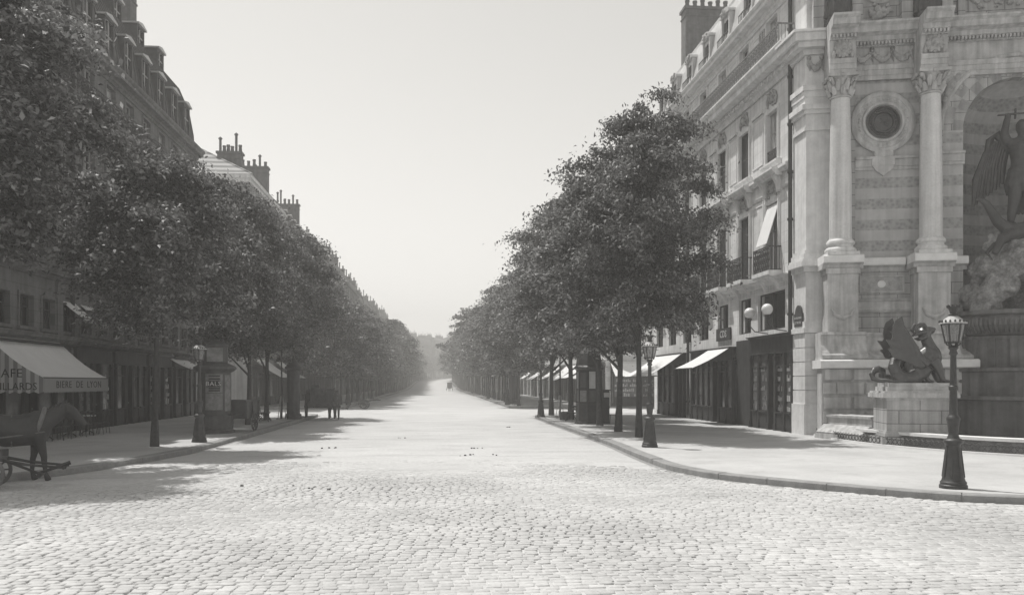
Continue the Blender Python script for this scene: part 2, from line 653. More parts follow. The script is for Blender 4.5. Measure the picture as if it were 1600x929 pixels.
def kerb_and_pavement(name, line, back, side):
    """line: kerb face at the road; back: closing points; side=+1 when the pavement lies to the +x side"""
    L = smooth_line(line)
    n_ = len(L)
    offs = []
    for i in range(n_):
        d = (L[min(i + 1, n_ - 1)] - L[max(i - 1, 0)]).normalized()
        nn = Vector((-d.y, d.x, 0))
        if nn.x * side < 0 and abs(nn.x) > 0.3:
            nn = -nn
        elif abs(nn.x) <= 0.3 and nn.y < 0:
            nn = -nn
        offs.append(L[i] + nn * 0.30)
    m = MB()
    rk = random.Random(int(abs(line[0][0] * 10)))
    # cut the line into stones of about 1.2 m
    run, cut = 0.0, [0]
    for i in range(1, n_):
        run += (L[i] - L[i - 1]).length
        if run > 1.15 or i == n_ - 1:
            cut.append(i)
            run = 0.0
    m.add([(q.x, q.y, -0.05) for q in L] + [(q.x, q.y, KERB - 0.02) for q in L], [(i, i + 1, n_ + i + 1, n_ + i) for i in range(n_ - 1)])
    m.add([(q.x, q.y, KERB - 0.02) for q in L] + [(q.x, q.y, KERB - 0.02) for q in offs], [(i, i + 1, n_ + i + 1, n_ + i) for i in range(n_ - 1)])
    for c0, c1 in zip(cut[:-1], cut[1:]):
        dz, do = rk.uniform(-0.004, 0.008), rk.uniform(0.004, 0.018)
        for i in range(c0, c1):
            a, b_, c, d = L[i], L[i + 1], offs[i + 1], offs[i]
            dirv = (b_ - a).normalized()
            nrm = (d - a).normalized()
            a2 = a - nrm * do + dirv * (0.008 if i == c0 else 0)
            b2 = b_ - nrm * do - dirv * (0.008 if i == c1 - 1 else 0)
            c2_, d2 = c - dirv * (0.008 if i == c1 - 1 else 0), d + dirv * (0.008 if i == c0 else 0)
            e = 0.025
            a1, b1 = a2 + nrm * e, b2 + nrm * e
            zt_ = KERB + 0.004 + dz
            m.quad((a2.x, a2.y, -0.05), (b2.x, b2.y, -0.05), (b2.x, b2.y, zt_ - 0.022), (a2.x, a2.y, zt_ - 0.022))
            m.quad((a2.x, a2.y, zt_ - 0.022), (b2.x, b2.y, zt_ - 0.022), (b1.x, b1.y, zt_), (a1.x, a1.y, zt_))
            m.quad((a1.x, a1.y, zt_), (b1.x, b1.y, zt_), (c2_.x, c2_.y, zt_), (d2.x, d2.y, zt_))
            if i == c0:
                m.quad((a2.x, a2.y, -0.05), (a2.x, a2.y, zt_ - 0.022), (d2.x, d2.y, zt_ - 0.022), (d2.x, d2.y, -0.05))
            if i == c1 - 1:
                m.quad((b2.x, b2.y, -0.05), (c2_.x, c2_.y, -0.05), (c2_.x, c2_.y, zt_ - 0.022), (b2.x, b2.y, zt_ - 0.022))
    o = m.build("kerb", "kerb_granite")
    tag(o, kind='structure')
    p = MB()
    poly = [(q.x, q.y, KERB) for q in offs] + [(x, y, KERB) for x, y in back]
    p.add(poly, [tuple(range(len(poly)))])
    o = p.build(name, "pavement")
    tag(o, kind='structure')


# right pavement with a rounded corner into the cross street, left likewise
RC = [(40, 57.0), (14, 57.0), (9.0, 56.9), (7.3, 56.2), (6.5, 54.8)]
kerb_and_pavement("pavement", RC + RK, [(60, 13), (60, 56.5)], +1)
LC = [(-60, 59.0), (-16, 59.0), (-10.2, 58.9), (-8.6, 58.2), (-7.75, 57.0)]
kerb_and_pavement("pavement", LC + LK, [(-60, 16), (-60, 58.5)], -1)


def far_pavement(side, y0):
    kx = 6.3 if side > 0 else -7.5
    pts = []
    m = MB()
    k = MB()
    ys = list(np.arange(y0, 660, 4.0))
    for a, b_ in zip(ys[:-1], ys[1:]):
        xa, xb = kx + bx(a), kx + bx(b_)
        s = side
        def q(mm, l, o1, o2, z1, z2):
            P = [(xa + o1 * s, a, zt(a) + z1), (xb + o1 * s, b_, zt(b_) + z1), (xb + o2 * s, b_, zt(b_) + z2), (xa + o2 * s, a, zt(a) + z2)]
            mm.quad(*P)
        q(k, 0, 0, 0, -0.05, KERB)
        q(k, 0, 0, 0.3, KERB, KERB)
        q(m, 0, 0.3, 60, KERB, KERB)
    k.quad((kx, y0, -0.05), (kx + 60 * side, y0, -0.05), (kx + 60 * side, y0, KERB), (kx, y0, KERB))
    k.quad((kx, y0, KERB), (kx + 60 * side, y0, KERB), (kx + 60 * side, y0 + 0.3, KERB + .003), (kx, y0 + 0.3, KERB + .003))
    tag(k.build("kerb", "kerb_granite"), kind='structure')
    tag(m.build("pavement", "pavement"), kind='structure')


far_pavement(+1, 73.0)
far_pavement(-1, 72.0)

# carriageway sheet (dust) over the ground, and the gutters
strip("road", lambda y: -7.5 + bx(y) - (14 if y < 30 else 0) - (40 if 59 <= y <= 71 else 0), lambda y: 6.3 + bx(y) + (30 if y < 30 else 0) + (40 if 57 <= y <= 73 else 0), -30, 900, -0.004, "road_dust", 2.0)


def gutter():
    m = MB()
    for line, s in ((RK, -1), (LK, 1)):
        L = [q for q in smooth_line(line)]
        for a, b_ in zip(L[:-1], L[1:]):
            d = (b_ - a).normalized()
            nn = Vector((-d.y, d.x, 0))
            if (nn.x * s < 0 and abs(nn.x) > 0.3) or (abs(nn.x) <= 0.3 and nn.y > 0):
                nn = -nn
            m.quad((a.x, a.y, 0.0), (b_.x, b_.y, 0.0), (b_.x + nn.x * 0.16, b_.y + nn.y * 0.16, 0.0), (a.x + nn.x * 0.16, a.y + nn.y * 0.16, 0.0))
    tag(m.build("gutter", "kerb_granite"), kind='structure')


gutter()


def cobbles():
    rs = np.random.RandomState(3)
    sx, sy = 0.178, 0.138
    ys = np.arange(4.0, 24.5, sy)
    vs, fs = [], []
    cen, hx, hy, zz, ang = [], [], [], [], []
    for i, y in enumerate(ys):
        x = -24 + rs.rand() * sx + (0.5 * sx if i % 2 else 0)
        xs = np.arange(x, 30, sx)
        xs = xs + rs.randn(len(xs)) * 0.012
        yy = y + rs.randn(len(xs)) * 0.007 + 0.05 * np.sin(xs * 0.5 + 1.0) + 0.012 * xs + 0.03 * np.sin(xs * 1.3 + y * 0.6)
        cen.append(np.stack([xs, yy], 1))
    c = np.concatenate(cen)
    # keep only stones on the carriageway
    rl = np.array([(q.x, q.y) for q in smooth_line(RK)]); ll = np.array([(q.x, q.y) for q in smooth_line(LK)])
    o = np.argsort(rl[:, 0]); 
    def inside(px, py):
        # right pavement: beyond its kerb
        k = np.ones(len(px), bool)
        # right: for x> 5.8 the kerb y as a function of x; points above are pavement
        sel = rl[rl[:, 1] < 21.0]
        sel = sel[np.argsort(sel[:, 0])]
        ky = np.interp(px, sel[:, 0], sel[:, 1], left=99)
        k &= ~((px > 5.75) & (py > ky - 0.20))
        k &= ~((px > 5.70) & (py > 20.5))
        sel = ll[np.argsort(ll[:, 0])]
        kx = np.interp(py, ll[::-1][np.argsort(ll[::-1][:, 1])][:, 1], ll[::-1][np.argsort(ll[::-1][:, 1])][:, 0])
        k &= px > kx + 0.24
        return k
    # a ragged far edge where dust hides the stones
    edge = 20.6 + 1.5 * np.sin(c[:, 0] * 0.33 + 2) + rs.randn(len(c)) * 0.5
    c = c[inside(c[:, 0], c[:, 1]) & (c[:, 1] < edge + 2.2)]
    n = len(c)
    edge = 20.6 + 1.5 * np.sin(c[:, 0] * 0.33 + 2)
    sink = np.clip((c[:, 1] - (edge - 3.4)) / 4.0, 0, 1)
    big = 0.006 * np.sin(c[:, 0] * 0.8 + c[:, 1] * 0.5) + 0.006 * np.sin(c[:, 0] * 0.31 - c[:, 1] * 0.9)
    top = 0.015 + rs.randn(n) * 0.0022 + big - sink * 0.019 + rs.rand(n) * sink * 0.01
    hx = sx / 2 - 0.010 + rs.randn(n) * 0.004
    hy = sy / 2 - 0.0095 + rs.randn(n) * 0.003
    tx, ty = rs.randn(n) * 0.011, rs.randn(n) * 0.009
    V = np.zeros((n, 12, 3))
    ring = [(-1, -1), (1, -1), (1, 1), (-1, 1)]
    for j, (a, b_) in enumerate(ring):
        jx, jy = rs.randn(n) * 0.005, rs.randn(n) * 0.005
        for lev, (ins, dz) in enumerate(((0.0, -0.06), (0.0, -0.008), (0.014, 0.0))):
            x = a * (hx - ins) + jx
            y = b_ * (hy - ins) + jy
            z = top + dz + (x * tx + y * ty if lev else 0)
            if lev == 0: z = np.full(n, -0.03)
            V[:, lev * 4 + j, 0] = c[:, 0] + x
            V[:, lev * 4 + j, 1] = c[:, 1] + y
            V[:, lev * 4 + j, 2] = z
    F = []
    for lev in (0, 1):
        for j in range(4):
            j2 = (j + 1) % 4
            F.append((lev * 4 + j, lev * 4 + j2, lev * 4 + 4 + j2, lev * 4 + 4 + j))
    F.append((8, 9, 10, 11))
    F = np.array(F)
    idx = (np.arange(n)[:, None, None] * 12 + F[None]).reshape(-1)
    me = bpy.data.meshes.new("cobbles")
    me.vertices.add(n * 12)
    me.vertices.foreach_set("co", V.reshape(-1))
    nf = n * 9
    me.loops.add(nf * 4)
    me.loops.foreach_set("vertex_index", idx)
    me.polygons.add(nf)
    me.polygons.foreach_set("loop_start", np.arange(nf) * 4)
    me.update(calc_edges=True)
    me.materials.append(MATS["sett"])
    ob = link("cobbled_road", me)
    tag(ob, kind='structure')
    # per-stone tone through a colour attribute
    at = me.attributes.new("stone", 'FLOAT', 'FACE')
    at.data.foreach_set("value", np.repeat(np.clip(1 + rs.randn(n) * 0.055, 0.75, 1.15), 9))


t = MATS["sett"].node_tree
b = t.nodes["Principled BSDF"]
src = b.inputs['Base Color'].links[0].from_socket
an = t.nodes.new("ShaderNodeAttribute"); an.attribute_name = "stone"
mm = t.nodes.new("ShaderNodeMath"); mm.operation = 'MULTIPLY'
t.links.new(src, mm.inputs[0]); t.links.new(an.outputs['Fac'], mm.inputs[1])
t.links.new(mm.outputs[0], b.inputs['Base Color'])
cobbles()

# ------------------------------------------------------------------ facade pieces (local: x right, y inward, z up)
def window(parent, x0, x1, z0, z1, depth=0.2, cross=0.62, material="pale_paint", rail=False, curtains=False):
    w = MB()
    f = 0.07
    yy0, yy1 = depth - 0.07, depth - 0.002
    w.box(x0, x0 + f, yy0, yy1, z0, z1)
    w.box(x1 - f, x1, yy0, yy1, z0, z1)
    w.box(x0 + f, x1 - f, yy0, yy1, z1 - f, z1)
    w.box(x0 + f, x1 - f, yy0, yy1, z0, z0 + f)
    xm = (x0 + x1) / 2
    w.box(xm - 0.04, xm + 0.04, yy0 - 0.01, yy1, z0 + f, z1 - f)
    zc = z0 + (z1 - z0) * cross
    for a, b_ in ((x0 + f, xm - 0.04), (xm + 0.04, x1 - f)):
        w.box(a, b_, yy0 + 0.01, yy1, zc - 0.02, zc + 0.02)
    o = w.build("window", material, parent)
    g = MB()
    g.quad((x0, depth - 0.012, z0), (x1, depth - 0.012, z0), (x1, depth - 0.012, z1), (x0, depth - 0.012, z1))
    g.build("pane", "glass", o)
    if curtains:
        for a, b_ in ((x0 + f, x0 + f + 0.28), (x1 - f - 0.3, x1 - f)):
            c = MB()
            c.box(a, b_, depth - 0.03, depth - 0.014, z0 + f, z1 - f)
            c.build("curtain", "curtain", o)
    return o


def louvred(parent, x0, x1, z0, z1, depth=0.16, material="shutter_paint"):
    w = MB()
    f = 0.06
    y0 = depth - 0.05
    xm = (x0 + x1) / 2
    for a, b_ in ((x0, xm - 0.005), (xm + 0.005, x1)):
        w.box(a, a + f, y0, depth, z0, z1)
        w.box(b_ - f, b_, y0, depth, z0, z1)
        for z in (z0, z0 + (z1 - z0) * 0.45, z1 - f):
            w.box(a + f, b_ - f, y0, depth, z, z + f)
        z = z0 + f + 0.03
        while z < z1 - f - 0.06:
            w.prism([(a + f, y0 + 0.002, z), (a + f, y0 + 0.012, z - 0.006), (a + f, depth, z + 0.045), (a + f, depth - 0.01, z + 0.05)], (b_ - a - 2 * f, 0, 0))
            z += 0.085
        w.quad((a, depth + 0.004, z0), (b_, depth + 0.004, z0), (b_, depth + 0.004, z1), (a, depth + 0.004, z1))
    return w.build("shutter", material, parent)


def lumps(m, x0, x1, z0, z1, y, n, rnd, r=(0.05, 0.12)):
    for _ in range(n):
        rr = rnd.uniform(*r)
        m.ell((rnd.uniform(x0 + rr, x1 - rr), y, rnd.uniform(z0 + rr, z1 - rr)), (rr, rr * 0.8, rr * rnd.uniform(0.7, 1.3)), 7, 5)


def carved_panel(m, xc, w, z0, z1, y, rnd):
    """a mask between scrolls"""
    h = z1 - z0
    zc = (z0 + z1) / 2
    m.ell((xc, y, zc), (0.16, 0.12, 0.2), 8, 6)
    m.ell((xc, y - 0.05, zc + 0.03), (0.09, 0.1, 0.11), 8, 6)
    for s in (-1, 1):
        m.path([(xc + s * (0.2 + 0.1 * math.cos(k * 0.7)), y, zc + 0.15 * math.sin(k * 0.7)) for k in range(8)], [0.05] * 8, 6)
        m.path([(xc + s * 0.14, y, z1 - 0.08), (xc + s * w * 0.3, y, z1 - 0.2), (xc + s * w * 0.44, y, zc - 0.05), (xc + s * w * 0.4, y, z0 + 0.06)], [0.07, 0.06, 0.06, 0.03], 6)
    lumps(m, xc - w / 2, xc + w / 2, z0, z1, y, 9, rnd, (0.04, 0.09))


def iron_panel(m, x0, x1, y, z0, z1, step=0.27):
    """ornate cast balustrade: rails, uprights, rings and scrolls"""
    m.box(x0, x1, y - 0.025, y + 0.025, z1 - 0.05, z1)
    m.box(x0, x1, y - 0.015, y + 0.015, z0, z0 + 0.03)
    m.box(x0, x1, y - 0.012, y + 0.012, z1 - 0.17, z1 - 0.15)
    n = max(2, round((x1 - x0) / step))
    s = (x1 - x0) / n
    h = z1 - 0.17 - z0 - 0.03
    for i in range(n):
        xa = x0 + i * s
        xc = xa + s / 2
        m.box(xa - 0.011, xa + 0.011, y - 0.011, y + 0.011, z0 + 0.03, z1 - 0.05)
        for zc, r in ((z0 + 0.03 + h * 0.2, s * 0.38), (z0 + 0.03 + h * 0.52, s * 0.42), (z0 + 0.03 + h * 0.83, s * 0.34)):
            m.path([(xc + r * math.cos(k * PI / 4), y, zc + r * math.sin(k * PI / 4)) for k in range(8)], 0.019, 4, closed=True)
        for sg in (-1, 1):
            m.path([(xc, y, z0 + 0.03), (xc + sg * s * 0.3, y, z0 + h * 0.36), (xc, y, z0 + h * 0.5), (xc - sg * s * 0.3, y, z0 + h * 0.68), (xc, y, z0 + h)], 0.016, 4)
        m.ell((xc, y, z0 + 0.03 + h * 0.52), 0.045, 6, 4)
        m.ell((xc, y, z1 - 0.105), (0.07, 0.02, 0.035), 6, 4)


def cornice_profile(z0, z1, p, back=0.0):
    h = z1 - z0
    return [(back, z0), (-p * 0.12, z0), (-p * 0.2, z0 + h * 0.18), (-p * 0.3, z0 + h * 0.22), (-p * 0.35, z0 + h * 0.42), (-p * 0.8, z0 + h * 0.48), (-p * 0.82, z0 + h * 0.72),
            (-p * 0.92, z0 + h * 0.78), (-p, z0 + h * 0.92), (-p, z1), (back, z1)]


def drainpipe(parent, x, z0, z1, y=-0.13, r=0.085):
    m = MB()
    m.path([(x, y, z0), (x, y, z1)], r, 10)
    z = z0 + 0.8
    while z < z1:
        m.lathe([(r + 0.03, -0.05), (r + 0.035, 0.0), (r + 0.03, 0.05)], (x, y, z), 10)
        z += 1.95
    return m.build("drainpipe", "shutter_paint", parent, smooth=True)


def shopfront(parent, x0, x1, z1, panes, door=None, fascia=0.55, y=-0.18, riser=0.75, z0=KERB, material="dark_wood", goods=True, rnd=R):
    """carved wooden shopfront built out in front of the wall; panes: list of (u0,u1) fractions; door: (u0,u1)"""
    W = x1 - x0
    sf = MB()
    zf = z1 - fascia
    sf.box(x0, x1, y + 0.02, 0.0, zf, z1 - 0.08)
    sf.prof([(0, z1 - 0.1), (y - 0.02, z1 - 0.1), (y - 0.06, z1 - 0.06), (y - 0.16, z1 - 0.03), (y - 0.2, z1), (0, z1)], x0 - 0.04, x1 + 0.04)
    sf.box(x0 + 0.15, x1 - 0.15, y, y + 0.02, zf + 0.1, z1 - 0.18)
    sf.box(x0, x1, y - 0.03, y + 0.1, zf - 0.06, zf)
    edges = [0.0] + [e for p_ in panes for e in p_] + ([door[0], door[1]] if door else []) + [1.0]
    for u in sorted(set(round(e, 4) for e in edges)):
        xc = x0 + u * W
        w = 0.13 if u in (0.0, 1.0) else 0.05
        a, b_ = max(x0, xc - w), min(x1, xc + w)
        sf.box(a, b_, y - (0.03 if w > 0.1 else 0.0), 0.05, z0, zf - 0.06)
        sf.box(a - 0.012, b_ + 0.012, y - (0.06 if w > 0.1 else 0.03), 0.05, z0, z0 + 0.28)
        sf.box(a - 0.012, b_ + 0.012, y - (0.06 if w > 0.1 else 0.03), 0.05, zf - 0.28, zf - 0.2)
    for u0, u1 in panes:
        a, b_ = x0 + u0 * W + 0.04, x0 + u1 * W - 0.04
        sf.box(a, b_, y + 0.04, 0.05, z0, z0 + riser)
        sf.box(a + 0.1, b_ - 0.1, y + 0.02, y + 0.04, z0 + 0.15, z0 + riser - 0.12)
        sf.box(a, b_, y - 0.05, 0.05, z0 + riser, z0 + riser + 0.06)
        sf.box(a, b_, y + 0.05, 0.05, zf - 0.62, zf - 0.57)
    o = sf.build("shopfront", material, parent)
    for u0, u1 in panes:
        a, b_ = x0 + u0 * W + 0.045, x0 + u1 * W - 0.045
        g = MB()
        g.quad((a, y + 0.1, z0 + riser), (b_, y + 0.1, z0 + riser), (b_, y + 0.1, zf - 0.06), (a, y + 0.1, zf - 0.06))
        g.build("shop_window", "shop_glass" if rnd.random() < 0.6 else "glass", o)
        if goods:
            d = MB()
            z = z0 + riser + 0.1
            while z < zf - 0.7:
                xx = a + 0.06
                while xx < b_ - 0.12:
                    w_ = rnd.uniform(0.06, 0.16)
                    h_ = rnd.uniform(0.12, 0.3)
                    if rnd.random() < 0.75:
                        d.box(xx, min(b_ - 0.03, xx + w_), y + 0.085, y + 0.098, z, z + h_)
                    xx += w_ + 0.05
                z += 0.42
            d.build("goods", "pale_poster" if rnd.random() < .4 else "poster", o)
    if door:
        a, b_ = x0 + door[0] * W + 0.05, x0 + door[1] * W - 0.05
        d = MB()
        d.box(a, a + 0.1, y + 0.22, y + 0.27, z0 + 0.05, zf - 0.6)
        d.box(b_ - 0.1, b_, y + 0.22, y + 0.27, z0 + 0.05, zf - 0.6)
        d.box(a + 0.1, b_ - 0.1, y + 0.22, y + 0.27, z0 + 0.05, z0 + 0.85)
        d.box(a + 0.1, b_ - 0.1, y + 0.22, y + 0.27, zf - 0.72, zf - 0.6)
        d.box(a, b_, y + 0.2, y + 0.27, zf - 0.58, zf - 0.06)
        d.quad((a, y + 0.26, z0), (b_, y + 0.26, z0), (b_, y + 0.26, zf), (a, y + 0.26, zf))
        dd = d.build("door", material, parent)
        h_ = MB()
        h_.ell((b_ - 0.06, y + 0.17, z0 + 1.05), 0.04, 8, 6)
        h_.build("handle", "leather", dd)
    return o


# ------------------------------------------------------------------ right: the corner apartment building
RB_X, RB_FAR = 14.67, 57.0
rb = thing("apartment_building", "pale stone corner apartment house with carved windows and long iron balcony beside the fountain", "building", (RB_X, RB_FAR, 0), -PI / 2)
W_ = 24.0
bays = [RB_FAR - y for y in (36.55, 39.95, 43.1, 46.25, 49.4, 52.55, 55.6)]
holes = []
mezz, second, third, fourth = [], [], [], []
for i, xc in enumerate(bays):
    w = 1.3 if i == 0 else 0.78
    mezz.append((xc - (1.75 if i == 0 else 0.8), xc + (1.35 if i == 0 else 0.8), 4.5, 6.15))
    second.append((xc - 0.66, xc + 0.66, 7.0, 10.0))
    third.append((xc - 0.62, xc + 0.62, 11.75, 14.0))
    fourth.append((xc - 0.62, xc + 0.62, 16.0, 18.08))
shops = [(18.15, 22.95), (8.9, 15.85), (1.6, 7.4)]
shop_holes = [(a, b_, KERB - 0.1, 3.95) for a, b_ in shops]
holes = mezz + second + third + fourth + shop_holes
wall = MB()
wall.facade(0, W_, 0.02, 18.2, holes, 0.24)
# the block behind the facade, its walls towards the cross street and behind the fountain
blk = [(0, 0.0), (W_, 0.0), (W_, 0.3)]
th = math.radians(14)
wall.quad((0, 13, 0.02), (0, 0, 0.02), (0, 0, 18.2), (0, 13, 18.2))
wall.quad((W_ - 0.01, 0.0, 0.02), (W_ - 0.01, 1.0, 0.02), (W_ - 0.01, 1.0, 18.2), (W_ - 0.01, 0.0, 18.2))
wall.quad((0.0, 0.8, 0.02), (W_, 0.8, 0.02), (W_, 0.8, 18.2), (0.0, 0.8, 18.2))
wall.quad((0, 13, 0.02), (W_ + 3, 13, 0.02), (W_ + 3, 13, 18.2), (0, 13, 18.2))
wl = wall.build("wall", "facade_stone", rb)
tr = MB()
cv = MB()
rn = random.Random(5)
for i, xc in enumerate(bays):
    # frames round the windows of the two main floors
    for (a, b_, z0, z1), fw in ((second[i], 0.2), (third[i], 0.16)):
        for xa in (a - fw, b_):
            tr.box(xa, xa + fw, -0.06, 0.0, z0 - 0.05, z1 + fw)
            tr.box(xa + fw * 0.3, xa + fw * 0.7, -0.09, -0.06, z0, z1 + fw * 0.5)
        tr.box(a, b_, -0.06, 0, z1, z1 + fw)
    a, b_, z0, z1 = second[i]
    # hood on brackets above a carved panel
    for xa in (a - 0.22, b_ - 0.02):
        tr.prof([(0, 10.35), (-0.1, 10.35), (-0.16, 10.7), (-0.34, 11.02), (0, 11.02)], xa, xa + 0.24)
    tr.prof([(0, 11.0), (-0.3, 11.0), (-0.34, 11.08), (-0.42, 11.12), (-0.48, 11.25), (-0.48, 11.32), (0, 11.36)], a - 0.42, b_ + 0.42)
    for z0c, z1c in ((10.25, 11.0), (14.2, 14.95)):
        cv = MB()
        carved_panel(cv, xc, 1.18, z0c, z1c, -0.05, rn)
        cv.build("carving", "carved_stone", wl, smooth=True)
    # sill of the third floor, small slab balcony of the second on brackets
    tr.prof([(0, 11.5), (-0.14, 11.5), (-0.2, 11.62), (-0.24, 11.66), (-0.24, 11.74), (0, 11.75)], a - 0.3, b_ + 0.3)
    tr.prof([(0, 6.72), (-0.5, 6.72), (-0.58, 6.8), (-0.58, 6.97), (0, 6.97)], a - 0.34, b_ + 0.34)
    for xa in (a - 0.1, b_ - 0.12):
        tr.prof([(0, 6.2), (-0.1, 6.2), (-0.18, 6.4), (-0.45, 6.72), (0, 6.72)], xa, xa + 0.22)
    a4, b4, z4, z5 = fourth[i]
    for xa in (a4 - 0.12, b4):
        tr.box(xa, xa + 0.12, -0.05, 0, 16.0, z5 + 0.1)
    tr.box(a4, b4, -0.05, 0, z5, z5 + 0.1)
    # sunk panels between the bays: raised borders
    x1n = bays[i - 1] - 0.62 - 0.24 if i else 22.2
    xa, xb = xc + 0.62 + 0.42, x1n - 0.22
    if xb - xa > 0.5:
        for z0, z1 in ((7.3, 10.2), (11.95, 14.2), (16.2, 17.9)):
            for q in ((xa, xa + 0.06, z0, z1), (xb - 0.06, xb, z0, z1), (xa + .06, xb - .06, z1 - 0.06, z1), (xa + .06, xb - .06, z0, z0 + 0.06)):
                tr.box(q[0], q[1], -0.03, 0, q[2], q[3])
            if z0 == 11.95:
                tr.box(xa - 0.06, xb + 0.06, -0.1, 0, z1 + 0.05, z1 + 0.13)
                tr.box(xa - 0.02, xb + 0.02, -0.07, 0, z1 + 0.13, z1 + 0.2)
        # thin strip pilasters
    tr.box(xc - 1.02 - 0.1, xc - 1.02, -0.035, 0, 7.1, 10.9)
# string courses between the hoods, under the second floor and above the shops
edges = [0.0]
for xc in sorted(bays):
    edges += [xc - 1.09, xc + 1.09]
edges.append(22.35)
for k in range(0, len(edges), 2):
    if edges[k + 1] - edges[k] > 0.1:
        tr.prof([(0, 11.1), (-0.12, 11.1), (-0.16, 11.2), (-0.22, 11.24), (-0.22, 11.36), (0, 11.4)], edges[k], edges[k + 1])
        tr.prof([(0, 10.4), (-0.06, 10.4), (-0.1, 10.5), (0, 10.52)], edges[k], edges[k + 1])
tr.prof([(0, 6.45), (-0.1, 6.45), (-0.14, 6.6), (-0.3, 6.66), (-0.34, 6.716), (0, 6.716)], 0, 22.45)
tr.prof(cornice_profile(15.05, 15.98, 0.85), -0.5, W_ - 0.6)
for k in range(60):
    x = 0.2 + k * 0.385
    if x < 22.6:
        tr.box(x, x + 0.2, -0.34, -0.16, 15.28, 15.42)
tr.prof(cornice_profile(18.2, 18.85, 0.62, 0.3), -0.4, W_ + 0.4)
tr.build("trim", "trim_stone", wl)
# windows
for i in range(7):
    a, b_, z0, z1 = mezz[i]
    wo = window(rb, a, b_, z0, z1, 0.2, 0.99, "dark_wood", curtains=(i in (0, 1, 2)))
    if i == 0:
        wo["label"] = "wide mezzanine window with dark open casement behind the globe lamps"
    a, b_, z0, z1 = second[i]
    if i in (1, 2, 3, 5):
        window(rb, a, b_, z0, z1, 0.22)
        louvred(rb, a + 0.02, b_ - 0.02, z0, z1, 0.12)
    else:
        window(rb, a, b_, z0, z1, 0.22, curtains=True)
    a, b_, z0, z1 = third[i]
    if i in (1, 2, 3, 4):
        window(rb, a, b_, z0, z1, 0.22)
        louvred(rb, a + 0.02, b_ - 0.02, z0, z1, 0.12)
    else:
        window(rb, a, b_, z0, z1, 0.22, curtains=True)
    a, b_, z0, z1 = fourth[i]
    window(rb, a, b_, z0, z1, 0.22, curtains=(i % 2 == 0))
# an open shutter beside the first top-floor window
sh = louvred(rb, 19.0, 19.62, 16.05, 17.95, -0.02, "pale_paint")
# balconies
bal = MB()
iron_panel(bal, -0.4, 22.75, -0.72, 15.98, 16.84, 0.3)
bal.box(22.73, 22.77, -0.72, -0.02, 16.86, 16.92)
for k in range(5):
    bal.box(22.74, 22.76, -0.7 + k * 0.15, -0.68 + k * 0.15, 15.98, 16.86)
bal.build("long_balcony_railing", "balcony_iron", rb)
for i, xc in enumerate(bays):
    b2 = MB()
    iron_panel(b2, xc - 0.92, xc + 0.92, -0.52, 6.97, 8.02, 0.24)
    for s in (-0.92, 0.92):
        b2.box(xc + s - 0.02, xc + s + 0.02, -0.5, 0.0, 7.97, 8.02)
        b2.box(xc + s - 0.02, xc + s + 0.02, -0.5, 0.0, 7.0, 7.03)
        for k in range(4):
            b2.box(xc + s - 0.012, xc + s + 0.012, -0.42 + k * 0.11, -0.4 + k * 0.11, 7.0, 8.0)
    b2.build("balcony_railing", "iron", rb)
    b3 = MB()
    iron_panel(b3, xc - 0.6, xc + 0.6, 0.02, 11.76, 12.35, 0.24)
    if i not in (1, 2, 3, 4):
        b3.build("window_railing", "iron", rb)
# blind hanging out of the first second-floor window
bl = MB()
xc = bays[0]
bl.prism([(xc - 0.62, 0.02, 9.95), (xc - 0.62, 0.05, 9.95), (xc - 0.62, -0.5, 8.15), (xc - 0.62, -0.53, 8.15)], (1.24, 0, 0))
bl.build("window_blind", "canvas", rb)
drainpipe(rb, 22.62, 4.2, 18.3)
drainpipe(rb, 8.2, 0.3, 15.0)
